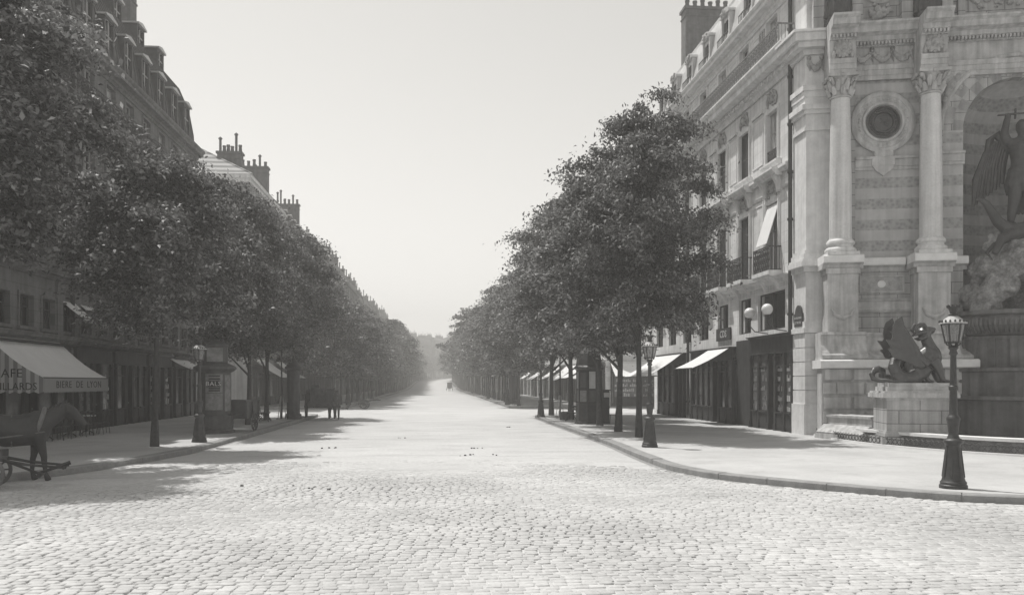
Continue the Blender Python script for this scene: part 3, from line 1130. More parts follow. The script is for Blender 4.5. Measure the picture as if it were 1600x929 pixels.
# mansard roof
rf = MB()
mp_ = [(0.12, 18.85), (0.2, 19.9), (0.42, 21.0), (0.85, 22.0), (1.5, 22.75)]
rf.prism([(0.0, y, z) for y, z in mp_] + [(0, 7, 24.4), (0, 13, 22.75), (0, 13, 18.8)], (W_ + 0.3, 0, 0))
rf.prof([(mp_[-1][0] - 0.12, 22.66), (mp_[-1][0] + 0.1, 22.66), (mp_[-1][0] + 0.1, 22.86), (mp_[-1][0] - 0.12, 22.86)], 0, W_ + 0.3)
rfo = rf.build("roof", "zinc", rb)
for i, xc in enumerate(bays + [bays[-1] - 2.2] if bays[-1] > 3 else bays):
    d = MB()
    x0, x1 = xc - 0.62, xc + 0.62
    d.box(x0, x0 + 0.14, 0.12, 1.2, 18.86, 20.95)
    d.box(x1 - 0.14, x1, 0.12, 1.2, 18.86, 20.95)
    d.box(x0 + 0.14, x1 - 0.14, 0.2, 1.2, 20.7, 20.95)
    arc = [(x0 - 0.06, 0.04, 20.95)] + [(xc + 0.68 * math.cos(PI - k * PI / 8), 0.04, 21.0 + 0.3 * math.sin(k * PI / 8)) for k in range(9)] + [(x1 + 0.06, 0.04, 20.95)]
    d.prism(arc, (0, 1.2, 0))
    do = d.build("dormer", "zinc", rb)
    g = MB()
    g.quad((x0 + 0.14, 0.24, 18.86), (x1 - 0.14, 0.24, 18.86), (x1 - 0.14, 0.24, 20.7), (x0 + 0.14, 0.24, 20.7))
    g.build("pane", "glass", do)
    q = MB()
    q.box(xc - 0.03, xc + 0.03, 0.18, 0.235, 18.9, 20.69)
    q.box(x0 + 0.15, xc - 0.03, 0.18, 0.235, 20.1, 20.15)
    q.box(xc + 0.03, x1 - 0.15, 0.18, 0.235, 20.1, 20.15)
    q.box(x0 + 0.1, x1 - 0.1, -0.14, -0.11, 19.75, 19.8)
    for k in range(7):
        xk = x0 + 0.12 + k * 0.2
        q.box(xk, xk + 0.025, -0.14, -0.11, 18.86, 19.75)
    q.build("frame", "iron", do)
    if i < 7:
        lm = MB()
        lumps(lm, xc - 0.5, xc + 0.5, 20.9, 21.3, 0.03, 9, rn, (0.06, 0.11))
        lm.build("carving", "carved_stone", do, smooth=True)


def chimney(parent, x0, x1, y0, y1, z0, z1, pots=5, material="chimney_brick", rnd=R, tall=0, name="chimney"):
    m = MB()
    m.box(x0, x1, y0, y1, z0, z1)
    m.box(x0 - 0.1, x1 + 0.1, y0 - 0.1, y1 + 0.1, z1, z1 + 0.18)
    m.box(x0 - 0.05, x1 + 0.05, y0 - 0.05, y1 + 0.05, z1 - 0.45, z1 - 0.36)
    o = m.build(name, material, parent)
    long_y = (y1 - y0) > (x1 - x0)
    for k in range(pots):
        t_ = (k + 0.5) / pots
        x = (x0 + x1) / 2 if long_y else x0 + (x1 - x0) * t_
        y = y0 + (y1 - y0) * t_ if long_y else (y0 + y1) / 2
        h = rnd.uniform(0.5, 0.75)
        p_ = MB()
        if k in ((1, pots - 1) if tall else ()):
            h = rnd.uniform(1.0, 1.6)
            p_.lathe([(0.11, 0), (0.11, h), (0.17, h + 0.02), (0.17, h + 0.1), (0.05, h + 0.22)], (x, y, z1 + 0.18), 8)
        else:
            p_.lathe([(0.17, 0), (0.13, h * 0.75), (0.16, h * 0.8), (0.16, h)], (x, y, z1 + 0.18), 8)
        p_.build("chimney_pot", "clay_pot", o)
    return o


chimney(rb, 1.2, 2.2, 1.5, 5.6, 20.0, 26.4, 8)
# shopfronts
shopfront(rb, 18.15, 22.95, 4.25, [(0.03, 0.2), (0.22, 0.44), (0.62, 0.8), (0.82, 0.97)], (0.46, 0.6), 0.75, rnd=rn)
shopfront(rb, 8.9, 15.85, 3.95, [(0.03, 0.16), (0.17, 0.29), (0.30, 0.42), (0.44, 0.54), (0.7, 0.84), (0.85, 0.97)], (0.56, 0.68), 0.6, rnd=rn, goods=False)
shopfront(rb, 1.6, 7.4, 3.95, [(0.03, 0.22), (0.24, 0.43), (0.45, 0.64)], (0.68, 0.84), 0.6, rnd=rn, goods=False)
sg = MB()
sg.box(13.1, 15.2, -0.09, -0.02, 4.32, 4.95)
so = sg.build("shop_sign", "dark_wood", rb)
lettering("CDS", 0.5, so, (14.2, -0.096, 4.63), (PI / 2, 0, 0), "pale_poster", 1.1)
dk = MB()
dk.box(15.95, 18.05, -0.03, 0.0, 0.16, 4.2)
dk.build("carriage_door", "dark_wood", rb)
# two white globe lamps on brackets before the wide mezzanine window
for x in (RB_FAR - 37.4, RB_FAR - 35.35):
    g = MB()
    g.path([(x + 0.35, -0.02, 4.35), (x + 0.05, -0.5, 4.45), (x, -0.7, 4.7), (x, -0.72, 5.0)], 0.025, 6)
    g.lathe([(0.1, 0), (0.12, 0.05), (0.06, 0.1)], (x, -0.72, 4.96), 10)
    lo = g.build("globe_lamp", "iron", rb)
    g2 = MB()
    g2.ell((x, -0.72, 5.28), 0.24, 16, 12)
    g2.build("globe", "opal_glass", lo, smooth=True)
# street name plate on the corner pier
pl = MB()
px_ = RB_FAR - 33.45
pl.box(px_ - 0.36, px_ + 0.36, -0.2, -0.125, 4.42, 4.95)
pl.prism([(px_ + 0.3 * math.cos(PI - k * PI / 8), -0.2, 4.95 + 0.33 * math.sin(k * PI / 8)) for k in range(9)], (0, 0.075, 0))
po = pl.build("street_name_plate", "shutter_paint", rb)
lettering("BOULEVARD", 0.12, po, (px_, -0.204, 4.77), (PI / 2, 0, 0), "pale_poster", name="lettering", depth=0.003)
lettering("ST MICHEL", 0.12, po, (px_, -0.204, 4.58), (PI / 2, 0, 0), "pale_poster", name="lettering", depth=0.003)

# ------------------------------------------------------------------ corner pier + fountain (frame: x along the fountain, y inward)
FR = thing("monumental_fountain", "tall stone wall fountain with marble columns, arched niche and round bronze medallion", "fountain", (14.67, 33.0, 0), -th)
SC = 7.54                                              # middle of the niche
FW = 2 * SC


def mirror(fn):
    """draw once and once mirrored about the niche's middle"""
    fn(lambda x: x)
    fn(lambda x: FW - x)


def mbox(m, x0, x1, y0, y1, z0, z1):
    m.box(x0, x1, y0, y1, z0, z1)
    m.box(FW - x1, FW - x0, y0, y1, z0, z1)


def mprof(m, pts, x0, x1):
    m.prof(pts, x0, x1)
    m.prof(pts, FW - x1, FW - x0)


# the corner pier, in the building, wrapping the corner: its outline grown by an offset
def pier(m, z0, z1, o):
    # boulevard face in the fountain's frame: direction of -X world expressed locally
    ca_, sa_ = math.cos(th), math.sin(th)
    def loc(X, Y):
        dx, dy = X - 14.67, Y - 33.0
        return (dx * ca_ - dy * sa_, dx * sa_ + dy * ca_)
    a = loc(14.67 - 0.12 - o, 34.0 + o * 0.3)
    c = loc(14.67 - 0.12 - o, 33.0 - 0.12 - o)
    c = (c[0], -0.12 - o)
    b_ = loc(15.6, 34.0 + o * 0.3)
    # corner point: on both faces
    k = loc(14.67 - 0.12 - o, 33.0)
    dirx = loc(14.67, 34.0)
    dv_ = (dirx[0] - 0, dirx[1] - 0)
    t_ = (-0.12 - o - k[1]) / dv_[1]
    cor = (k[0] + dv_[0] * t_, -0.12 - o)
    m.prism([(a[0], a[1], z0), (cor[0], cor[1], z0), (0.85 + o, -0.12 - o, z0), (0.85 + o, 0.6, z0), (b_[0], b_[1], z0)], (0, 0, z1 - z0))


pm = MB()
for k in range(5):
    z0 = 1.35 + k * 0.56
    pier(pm, z0, z0 + 0.525, 0.05)
    pier(pm, z0 + 0.525, z0 + 0.56, 0.01)
pier(pm, 0.05, 1.35, 0.1)
pier(pm, 4.15, 4.35, 0.12); pier(pm, 4.35, 4.6, 0.06)
pier(pm, 4.6, 6.55, 0.0)
pier(pm, 6.55, 6.75, 0.12); pier(pm, 6.75, 6.95, 0.26); pier(pm, 6.95, 7.05, 0.2)
pier(pm, 7.05, 7.25, 0.12); pier(pm, 7.25, 7.4, 0.06)
pier(pm, 7.4, 12.1, -0.02)
pier(pm, 12.1, 12.25, 0.06); pier(pm, 12.25, 12.75, 0.0); pier(pm, 12.75, 12.9, 0.1); pier(pm, 12.9, 13.1, 0.2)
pier(pm, 13.1, 13.4, 0.05); pier(pm, 13.4, 13.65, 0.1); pier(pm, 13.65, 13.85, 0.16); pier(pm, 13.85, 15.05, 0.02)
pier(pm, 15.05, 15.25, 0.16); pier(pm, 15.25, 15.45, 0.45); pier(pm, 15.45, 15.75, 0.62); pier(pm, 15.75, 15.85, 0.72)
pier(pm, 15.85, 22.0, -0.05)
pm.build("corner_pier", "trim_stone", FR)

# ---- walls
fw = MB()
# stone below the ledge, outer pieces, attic
WP = -0.4
mbox(fw, 0.85, 5.62, WP, 0.6, 3.0, 6.85)
mbox(fw, 0.6, 5.62, -1.12, 0.6, 0.05, 2.72)
fw.box(5.62, FW - 5.62, -0.55, 0.6, 0.05, 4.75)
mbox(fw, 0.85, 1.7, WP, 0.6, 7.0, 13.85)
mbox(fw, 4.06, 4.9, WP, 0.6, 7.0, 13.85)
# wall with the arch
RIN, ROUT, ZC = 1.92, 2.82, 11.8
NS = 24
mbox(fw, 4.9, 4.9 + 0.001 + (SC - ROUT - 4.9 if SC - ROUT > 4.9 else 0.0), WP, 0.6, 7.0, 13.85)
for k in range(NS):
    a0, a1 = PI - k * PI / NS, PI - (k + 1) * PI / NS
    xa, za = SC + ROUT * math.cos(a0), ZC + ROUT * math.sin(a0)
    xb, zb = SC + ROUT * math.cos(a1), ZC + ROUT * math.sin(a1)
    fw.prism([(xa, WP, za), (xb, WP, zb), (xb, WP, 15.0), (xa, WP, 15.0)], (0, 0.9, 0))
fwo = fw.build("wall", "fountain_stone", FR)
# arch voussoirs: alternate tone
va, vb = MB(), MB()
NV = 17
for k in range(NV):
    a0, a1 = PI - k * PI / NV, PI - (k + 1) * PI / NV
    am = (a0 + a1) / 2
    rmid = 2.3
    def ring(mm_, r0, r1, y0):
        P = []
        for r_, aa in ((r0, a0), (r0, am), (r0, a1), (r1, a1), (r1, am), (r1, a0)):
            P.append((SC + r_ * math.cos(aa), y0, ZC + r_ * math.sin(aa)))
        mm_.prism(P, (0, 0.9, 0))
    ring(va if k % 2 else vb, RIN, rmid, WP + 0.02)
    ring(vb if k % 2 else va, rmid + 0.001, ROUT - 0.17, WP - 0.01)
va.build("arch_stones", "fountain_stone", fwo)
vb.build("dark_arch_stones", "dark_voussoir_stone", fwo)
am_ = MB()
am_.path([(SC + (ROUT - 0.08) * math.cos(PI - k * PI / 24), WP - 0.04, ZC + (ROUT - 0.08) * math.sin(PI - k * PI / 24)) for k in range(25)], 0.1, 8)
am_.build("arch_moulding", "fountain_trim", fwo, smooth=True)
# banded pieces: between the columns, piers beside the niche, the niche itself
bd = MB()
mbox(bd, 1.7, 4.06, WP + 0.05, 0.5, 7.0, 13.85)
mbox(bd, 4.9, 5.62, WP + 0.005, 0.5, 7.0, 11.8)
NN = 18
rows = [4.75, 7.0, 9.0, 10.6, 11.8]
P = lambda a_, z_, r_=RIN: (SC + r_ * math.cos(a_), 0.12 + WP + 0.3 + r_ * 0.9 * math.sin(a_), z_)
for k in range(NN):
    a0, a1 = PI - k * PI / NN, PI - (k + 1) * PI / NN
    for z0, z1 in zip(rows[:-1], rows[1:]):
        bd.quad(P(a0, z0), P(a1, z0), P(a1, z1), P(a0, z1))
    for j in range(8):
        b0, b1 = j * PI / 16, (j + 1) * PI / 16
        bd.quad(P(a0, ZC + RIN * math.sin(b0), RIN * math.cos(b0)) , P(a1, ZC + RIN * math.sin(b0), RIN * math.cos(b0)),
                P(a1, ZC + RIN * math.sin(b1), RIN * math.cos(b1)), P(a0, ZC + RIN * math.sin(b1), RIN * math.cos(b1)))
bdo = bd.build("banded_wall", "banded_stone", FR)
# ---- mouldings
mo = MB()
pl_ = MB()
def ledge(x0, x1, p):
    mo.prof([(WP, 6.5), (-p + 0.22, 6.5), (-p + 0.18, 6.62), (-p + 0.06, 6.7), (WP, 6.7)], x0, x1)
    pl_ = MB()
    pl_.prof([(WP, 6.7), (-p + 0.02, 6.702), (-p, 6.76), (-p, 6.95), (-p + 0.06, 7.0), (WP, 7.02)], x0, x1)
    pl_.build("pale_ledge", "pale_ledge", fwo)
for x0, x1, p in ((1.78, 3.5, 0.62), (5.04, 5.75, 0.62)):
    ledge(x0, x1, p); ledge(FW - x1, FW - x0, p)
for xc in (1.03, 4.28):
    for x in (xc, FW - xc):
        w = 0.73
        ledge(x - w, x + w, 1.62)
        # pedestal below the column
        keep_mo, mo = mo, MB()
        mo.box(x - 0.56, x + 0.56, -1.42, WP, 4.1, 6.5)
        mo.box(x - 0.62, x + 0.62, -1.48, WP, 6.3, 6.5)
        for z in (4.75, 5.35, 5.92):
            mo.box(x - 0.55, x + 0.55, -1.41, WP, z, z + 0.02)
        mo.path([(x - 0.42, -1.44, 5.0), (x - 0.3, -1.46, 4.75), (x, -1.47, 4.62), (x + 0.3, -1.46, 4.75), (x + 0.42, -1.44, 5.0)], [0.03, 0.06, 0.09, 0.06, 0.03], 6)
        sw = [(WP, 3.05), (-1.78, 3.05), (-1.84, 3.1), (-1.84, 3.22), (-1.76, 3.27), (-1.66, 3.4), (-1.56, 3.6), (-1.5, 3.84), (-1.5, 3.95), (-1.56, 4.0), (-1.52, 4.1), (WP, 4.1)]
        mo.prof(sw, x - 0.82, x + 0.82)
        mo.build("column_pedestal", "fountain_trim", FR)
        mo = keep_mo
sw = [(WP, 3.05), (-1.3, 3.05), (-1.36, 3.1), (-1.36, 3.2), (-1.26, 3.27), (-1.0, 3.4), (-0.85, 3.65), (-0.8, 3.9), (-0.86, 4.02), (-0.8, 4.1), (WP, 4.12)]
mprof(mo, sw, 1.85, 3.46)
mprof(mo, sw, 5.1, 5.7)
mprof(mo, [(WP, 4.9), (-0.5, 4.9), (-0.56, 5.0), (-0.52, 5.06), (-0.52, 5.3), (-0.6, 5.36), (-0.5, 5.42), (WP, 5.44)], 1.59, 3.72)
for x0, x1 in ((0.12, 5.66), (FW - 5.66, FW - 0.12)):
    pl_ = MB()
    pl_.prof([(0, 2.72), (-1.95, 2.72), (-2.0, 2.76), (-2.0, 3.0), (-1.9, 3.05), (0, 3.05)], x0, x1)
    pl_.build("pale_ledge", "pale_ledge", fwo)
# rusticated blocks
for flip in (False, True):
    rs_ = MB(tf=(lambda p_: (FW - p_[0], p_[1], p_[2])) if flip else None)
    for j, z in enumerate((0.66, 1.2, 1.74, 2.26)):
        x = 0.26 + (0.0 if j % 2 else 0.45)
        if j % 2 == 0:
            rs_.box(0.24, x - 0.02, -1.86, -1.0, z + 0.03, z + 0.44)
        while x < 5.3:
            w = min(1.05, 5.6 - x)
            rs_.prism([(x, -1.80, z), (x + w - 0.05, -1.80, z), (x + w - 0.05, -1.80, z + 0.47), (x, -1.80, z + 0.47)], (0, 0.5, 0))
            rs_.box(x + 0.03, x + w - 0.08, -1.87, -1.0, z + 0.035, z + 0.435)
            x += w
    rs_.box(0.2, 5.64, -1.77, -0.9, 0.05, 2.72)
    rs_.build("rusticated_base", "fountain_trim", FR)
# panel of coloured marble
mbox(mo, 1.85, 3.5, WP - 0.06, WP, 5.66, 5.72); mbox(mo, 1.85, 3.5, WP - 0.06, WP, 6.26, 6.32)
mbox(mo, 1.85, 1.91, WP - 0.06, WP, 5.72, 6.26); mbox(mo, 3.44, 3.5, WP - 0.06, WP, 5.72, 6.26)
# impost moulding at the arch springing
for z0, z1, p in ((10.5, 10.62, 0.05), (10.62, 10.9, 0.09), (10.9, 11.0, 0.15)):
    mbox(mo, 4.72, 5.66, WP - p, WP, z0, z1)
    mbox(mo, 1.7, 4.06, WP - p + 0.04, WP + .05, z0 - 0.1, z1 - 0.1)
for flip in (0, 1):
    half = MB()
    keep_f = [f_ for f_ in mo.f if (sum(mo.v[i][0] for i in f_) / len(f_) > SC) == bool(flip)]
    idx = sorted({i for f_ in keep_f for i in f_})
    mp2 = {i: k for k, i in enumerate(idx)}
    half.v = [mo.v[i] for i in idx]
    half.f = [tuple(mp2[i] for i in f_) for f_ in keep_f]
    half.build("wall_mouldings", "fountain_trim", fwo)
mo = MB()
# entablature
def entab(x0, x1, p):
    mo.prof([(WP, 13.85), (-p, 13.85), (-p, 14.0), (-p - 0.04, 14.02), (-p - 0.04, 14.2), (-p - 0.08, 14.22), (-p - 0.12, 14.38), (-p, 14.42), (WP, 14.42)], x0, x1)
    mo.prof([(WP, 14.42), (-p + 0.02, 14.42), (-p + 0.02, 15.1), (WP, 15.1)], x0, x1)
    mo.prof([(WP, 15.1), (-p - 0.1, 15.1), (-p - 0.14, 15.2), (-p - 0.3, 15.26), (-p - 0.32, 15.42), (-p - 0.62, 15.48), (-p - 0.66, 15.68), (-p - 0.78, 15.76), (-p - 0.78, 15.84), (WP, 15.88)], x0, x1)
    k = x0 + 0.06
    while k < x1 - 0.08:
        mo.box(k, k + 0.07, -p - 0.28, -p - 0.1, 15.12, 15.24)
        k += 0.13
entab(0.7, FW - 0.7, 0.5)
for xc in (1.03, 4.28):
    for x in (xc, FW - xc):
        entab(x - 0.48, x + 0.48, 1.42)
mo.build("entablature", "fountain_trim", fwo)
# attic
at_ = MB()
at_.box(0.75, FW - 0.75, -0.25, 0.7, 15.88, 21.5)
at_.prof([(0.5, 21.5), (-0.4, 21.5), (-0.9, 21.9), (-0.9, 22.1), (0.5, 22.2)], 0.4, FW - 0.4)
at_.prism([(3.4, -0.5, 22.2), (FW - 3.4, -0.5, 22.2), (SC, -0.5, 25.2)], (0, 1.2, 0))
for xc in (1.03, 4.28):
    for x in (xc, FW - xc):
        for s in (-1, 1):
            at_.box(x + s * 0.72 - 0.2, x + s * 0.72 + 0.2, -0.62, -0.25, 15.88, 20.9)
        at_.box(x - 1.0, x + 1.0, -0.66, -0.25, 20.9, 21.5)
mbox(at_, 2.12, 3.2, -0.5, -0.25, 15.88, 16.15); mbox(at_, 2.12, 3.2, -0.45, -0.25, 18.6, 18.8)
at_.box(5.45, FW - 5.45, -0.45, -0.25, 15.88, 16.2)
at_.box(5.45, 5.7, -0.4, -0.25, 16.2, 20.8); at_.box(FW - 5.7, FW - 5.45, -0.4, -0.25, 16.2, 20.8)
at_.build("attic", "fountain_stone", FR)
for x in (2.66, FW - 2.66):
    ca = MB()
    ca.lathe([(0.62, 0), (0.66, 0.08), (0.5, 0.12), (0.45, 0.06), (0.2, 0.16), (0.02, 0.18)], (0, 0, 0), 20, tf=lambda p_: (x + p_[0], -0.25 - p_[2], 17.5 + p_[1]))
    lumps(ca, x - 0.55, x + 0.55, 16.2, 16.95, -0.3, 26, rn, (0.06, 0.14))
    ca.build("attic_emblem", "carved_stone", FR, smooth=True)
ca = MB()
lumps(ca, 5.8, FW - 5.8, 16.4, 17.2, -0.3, 50, rn, (0.06, 0.16))
ca.build("attic_relief", "carved_stone", FR, smooth=True)
# garlands, lion masks on the frieze, spandrel figures
def swag(x0, x1, z, y):
    gl = MB()
    n = 12
    for k in range(n + 1):
        t_ = k / n
        r_ = 0.05 + 0.07 * math.sin(PI * t_)
        zz = z - 0.34 * math.sin(PI * t_)
        for q in range(3):
            gl.ell((x0 + (x1 - x0) * t_ + rn.uniform(-.03, .03), y - 0.02, zz + rn.uniform(-.04, .04)), r_ * rn.uniform(.6, .95), 6, 5)
    for xx in (x0, x1):
        gl.path([(xx, y, z + 0.1), (xx - 0.05, y - 0.03, z - 0.15), (xx + 0.04, y, z - 0.42)], [0.04, 0.06, 0.02], 6)
        gl.ell((xx, y, z + 0.08), 0.09, 8, 6)
    gl.build("garland", "carved_stone", fwo, smooth=True)
for x0, x1 in ((1.6, 2.3), (2.3, 3.05), (3.05, 3.75)):
    swag(x0, x1, 14.95, -0.5)
    swag(FW - x1, FW - x0, 14.95, -0.5)
swag(0.02, 0.5, 14.85, -0.2)
for xc in (1.03, 4.28):
    for x in (xc, FW - xc):
        y = -1.44
        gl = MB()
        gl.ell((x, y, 14.78), (0.3, 0.12, 0.34), 12, 8)
        gl.ell((x, y - 0.1, 14.8), (0.16, 0.12, 0.19), 10, 7)
        gl.ell((x, y - 0.2, 14.74), (0.08, 0.07, 0.07), 8, 6)
        for k in range(12):
            an = k * PI / 6
            gl.ell((x + 0.27 * math.cos(an), y - 0.02, 14.78 + 0.31 * math.sin(an)), 0.075, 6, 5)
        for s in (-1, 1):
            gl.ell((x + s * 0.06, y - 0.19, 14.86), 0.025, 6, 4)
            gl.ell((x + s * 0.33, y, 14.55), (0.08, 0.08, 0.18), 6, 5)
            gl.ell((x + s * 0.44, y + 0.3, 14.72), (0.07, 0.25, 0.28), 6, 5)
        gl.build("lion_mask", "carved_stone", fwo, smooth=True)
for s in (0, 1):
    gl = MB()
    for px2, pz2, r2 in ((5.05, 13.5, 0.24), (5.2, 13.2, 0.22), (5.45, 13.45, 0.2), (5.75, 13.72, 0.16), (5.1, 12.9, 0.18), (4.98, 12.6, 0.12), (6.1, 13.7, 0.12)):
        x = px2 if s == 0 else FW - px2
        gl.ell((x, WP - 0.02, pz2 + 0.35), (r2, 0.12, r2 * 1.3), 8, 6)
    lumps(gl, 4.95 if s == 0 else FW - 5.7, 5.7 if s == 0 else FW - 4.95, 13.1, 14.2, WP, 14, rn, (0.06, 0.13))
    gl.build("spandrel_relief", "carved_stone", fwo, smooth=True)
# medallions
for i, x in enumerate((2.72, FW - 2.72)):
    md = MB()
    tfm = lambda p_: (x + p_[0], WP + 0.03 - p_[2], 12.22 + p_[1])
    md.lathe([(1.18, 0.0), (1.18, 0.1), (1.1, 0.16), (1.02, 0.16), (0.98, 0.1), (0.8, 0.11), (0.76, 0.18), (0.68, 0.18), (0.64, 0.05), (0.3, 0.04)], n=48, tf=tfm)
    for k in range(36):
        an = k * PI / 18
        md.ell((x + 0.88 * math.cos(an), WP - 0.09, 12.22 + 0.88 * math.sin(an)), (0.05, 0.03, 0.05), 6, 4)
    mdo = md.build("medallion", "fountain_trim", FR, smooth=True)
    mb_ = MB()
    mb_.lathe([(0.62, 0.06), (0.62, 0.1), (0.56, 0.12), (0.53, 0.07), (0.42, 0.07), (0.41, 0.14), (0.37, 0.16), (0.33, 0.1), (0.15, 0.14), (0.02, 0.15)], n=40, tf=tfm)
    for k in range(24):
        an = k * PI / 12
        mb_.path([(x + 0.5 * math.cos(an), WP - 0.06, 12.22 + 0.5 * math.sin(an)), (x + 0.47 * math.cos(an + 0.13), WP - 0.09, 12.22 + 0.47 * math.sin(an + 0.13)), (x + 0.43 * math.cos(an + 0.05), WP - 0.07, 12.22 + 0.43 * math.sin(an + 0.05))], [0.02, 0.025, 0.015], 5)
    lumps(mb_, x - 0.22, x + 0.22, 12.0, 12.44, WP - 0.11, 12, rn, (0.04, 0.09))
    mb_.build("bronze_disc", "bronze", mdo, smooth=True)
    cm = MB()
    cm.ell((x, WP - 0.05, 11.0), (0.34, 0.1, 0.2), 10, 7)
    cm.box(x - 0.42, x + 0.42, WP - 0.12, WP + 0.05, 10.55, 10.82)
    cm.prism([(x - 0.4, WP - 0.1, 10.55), (x + 0.4, WP - 0.1, 10.55), (x + 0.28, WP - 0.1, 10.36), (x, WP - 0.1, 10.15), (x - 0.28, WP - 0.1, 10.36)], (0, 0.15, 0))
    lumps(cm, x - 0.42, x + 0.42, 10.85, 11.22, WP - 0.06, 14, rn, (0.05, 0.1))
    cm.build("bracket", "fountain_trim", mdo, smooth=True)
# marble panel
for x in (1.91, FW - 3.44):
    p_ = MB()
    p_.box(x, x + 1.53, WP - 0.025, WP, 5.72, 6.26)
    po_ = p_.build("marble_panel", "carved_stone", FR)
    q_ = MB()
    q_.ell((x + 0.76, WP - 0.02, 5.99), (0.16, 0.03, 0.15), 12, 6)
    q_.build("stone_disc", "pale_ledge", po_)


def column(x):
    c = MB()
    y = -1.0
    prof = [(0.41, 7.66), (0.405, 8.6), (0.398, 10.0), (0.375, 11.6), (0.345, 13.0)]
    c.lathe(prof, (x, y, 0), 28)
    co = c.build("column", "marble", FR, smooth=True)
    b_ = MB()
    b_.box(x - 0.58, x + 0.58, y - 0.58, y + 0.58, 7.0, 7.12)
    b_.lathe([(0.55, 7.12), (0.58, 7.17), (0.58, 7.24), (0.53, 7.3), (0.47, 7.33), (0.45, 7.4), (0.48, 7.44), (0.52, 7.46), (0.52, 7.54), (0.47, 7.6), (0.43, 7.63), (0.42, 7.68)], (x, y, 0), 28)
    b_.build("base", "marble", co, smooth=True)
    k = MB()
    k.lathe([(0.36, 12.98), (0.4, 13.0), (0.4, 13.05), (0.35, 13.08), (0.34, 13.3), (0.38, 13.6), (0.46, 13.74)], (x, y, 0), 24)
    for j in range(8):
        an = j * PI / 4
        for z0, rr, h in ((13.1, 0.36, 0.26), (13.25, 0.37, 0.36)):
            aa = an + (PI / 8 if z0 > 13.2 else 0)
            cx, cy = math.cos(aa), math.sin(aa)
            k.path([(x + rr * cx, y + rr * cy, z0), (x + (rr + 0.06) * cx, y + (rr + 0.06) * cy, z0 + h * 0.6), (x + (rr + 0.15) * cx, y + (rr + 0.15) * cy, z0 + h), (x + (rr + 0.2) * cx, y + (rr + 0.2) * cy, z0 + h * 0.86)], [0.09, 0.1, 0.07, 0.03], 6)
    for sx in (-1, 1):
        for sy in (-1, 1):
            k.path([(x + sx * 0.3, y + sy * 0.3, 13.5), (x + sx * 0.42, y + sy * 0.42, 13.7), (x + sx * 0.5, y + sy * 0.5, 13.66), (x + sx * 0.46, y + sy * 0.46, 13.56)], [0.05, 0.06, 0.06, 0.04], 6)
        k.ell((x, y + sx * 0.5, 13.78), 0.08, 8, 6)
        k.ell((x + sx * 0.5, y, 13.78), 0.08, 8, 6)
    k.prism([(x - 0.56, y - 0.56, 13.74), (x, y - 0.47, 13.74), (x + 0.56, y - 0.56, 13.74), (x + 0.47, y, 13.74), (x + 0.56, y + 0.56, 13.74), (x, y + 0.47, 13.74), (x - 0.56, y + 0.56, 13.74), (x - 0.47, y, 13.74)], (0, 0, 0.11))
    k.build("capital", "fountain_trim", co, smooth=True)


for x in (1.03, 4.28, FW - 4.28, FW - 1.03):
    column(x)

# ---- basins stepping down in front of the niche
ba = MB()
def bowl(rad_x, rad_y, yc, zt_, th_, ruff=0.0):
    prof = [(0.7, zt_ - 0.95), (0.86, zt_ - 0.9), (0.97, zt_ - 0.62), (0.985, zt_ - 0.35), (0.93, zt_ - 0.2), (1.0, zt_ - 0.14), (1.0, zt_), (0.93, zt_ + 0.01), (0.92, zt_ - 0.08), (0.1, zt_ - 0.1)]
    ba.lathe(prof, n=48, tf=lambda p_: (SC + p_[0] * rad_x, yc + p_[1] * rad_y, p_[2]))
bowl(2.35, 1.9, -0.4, 4.84, 0.2)
for k in range(44):
    an = -PI * k / 43
    ba.path([(SC + 2.35 * 0.9 * math.cos(an), -0.4 + 1.9 * 0.9 * math.sin(an), 4.02), (SC + 2.35 * 0.985 * math.cos(an), -0.4 + 1.9 * 0.985 * math.sin(an), 4.3), (SC + 2.35 * 0.97 * math.cos(an), -0.4 + 1.9 * 0.97 * math.sin(an), 4.55)], [0.05, 0.07, 0.05], 5)
ba.build("upper_basin", "damp_stone", FR, smooth=True)
bb = MB()
def drum(rx, ry, z0, z1, lip, yc=-0.6):
    bb.lathe([(1.0, z0), (1.0, z1 - 0.14), (1 + lip, z1 - 0.12), (1 + lip, z1), (0.9, z1), (0.9, z1 - 0.08)], n=56, tf=lambda p_: (SC + p_[0] * rx, yc + p_[1] * ry, p_[2]))
drum(2.1, 1.4, 2.7, 3.9, 0.01)
drum(2.9, 2.4, 1.66, 2.72, 0.03)
drum(3.9, 4.1, 0.1, 1.72, 0.03)
for k in range(9):
    an = -PI * (k + 0.5) / 9
    c_, s_ = math.cos(an), math.sin(an)
    bb.obox((SC + 2.12 * c_, -0.6 + 1.42 * s_, 3.3), (-0.12 * s_, 0.12 * c_, 0), (0.06 * c_, 0.06 * s_, 0), (0, 0, 0.5))
bbo = bb.build("stepped_basins", "damp_stone", FR)
for j, (rx, ry, z) in enumerate(((2.7, 2.25, 2.66), (3.7, 3.9, 1.66))):
    w_ = MB()
    w_.lathe([(0.95, z - 0.02), (0.95, z), (0.001, z)], n=40, tf=lambda p_: (SC + p_[0] * rx, -0.6 + p_[1] * ry, p_[2]))
    w_.build("water", "glass", bbo)
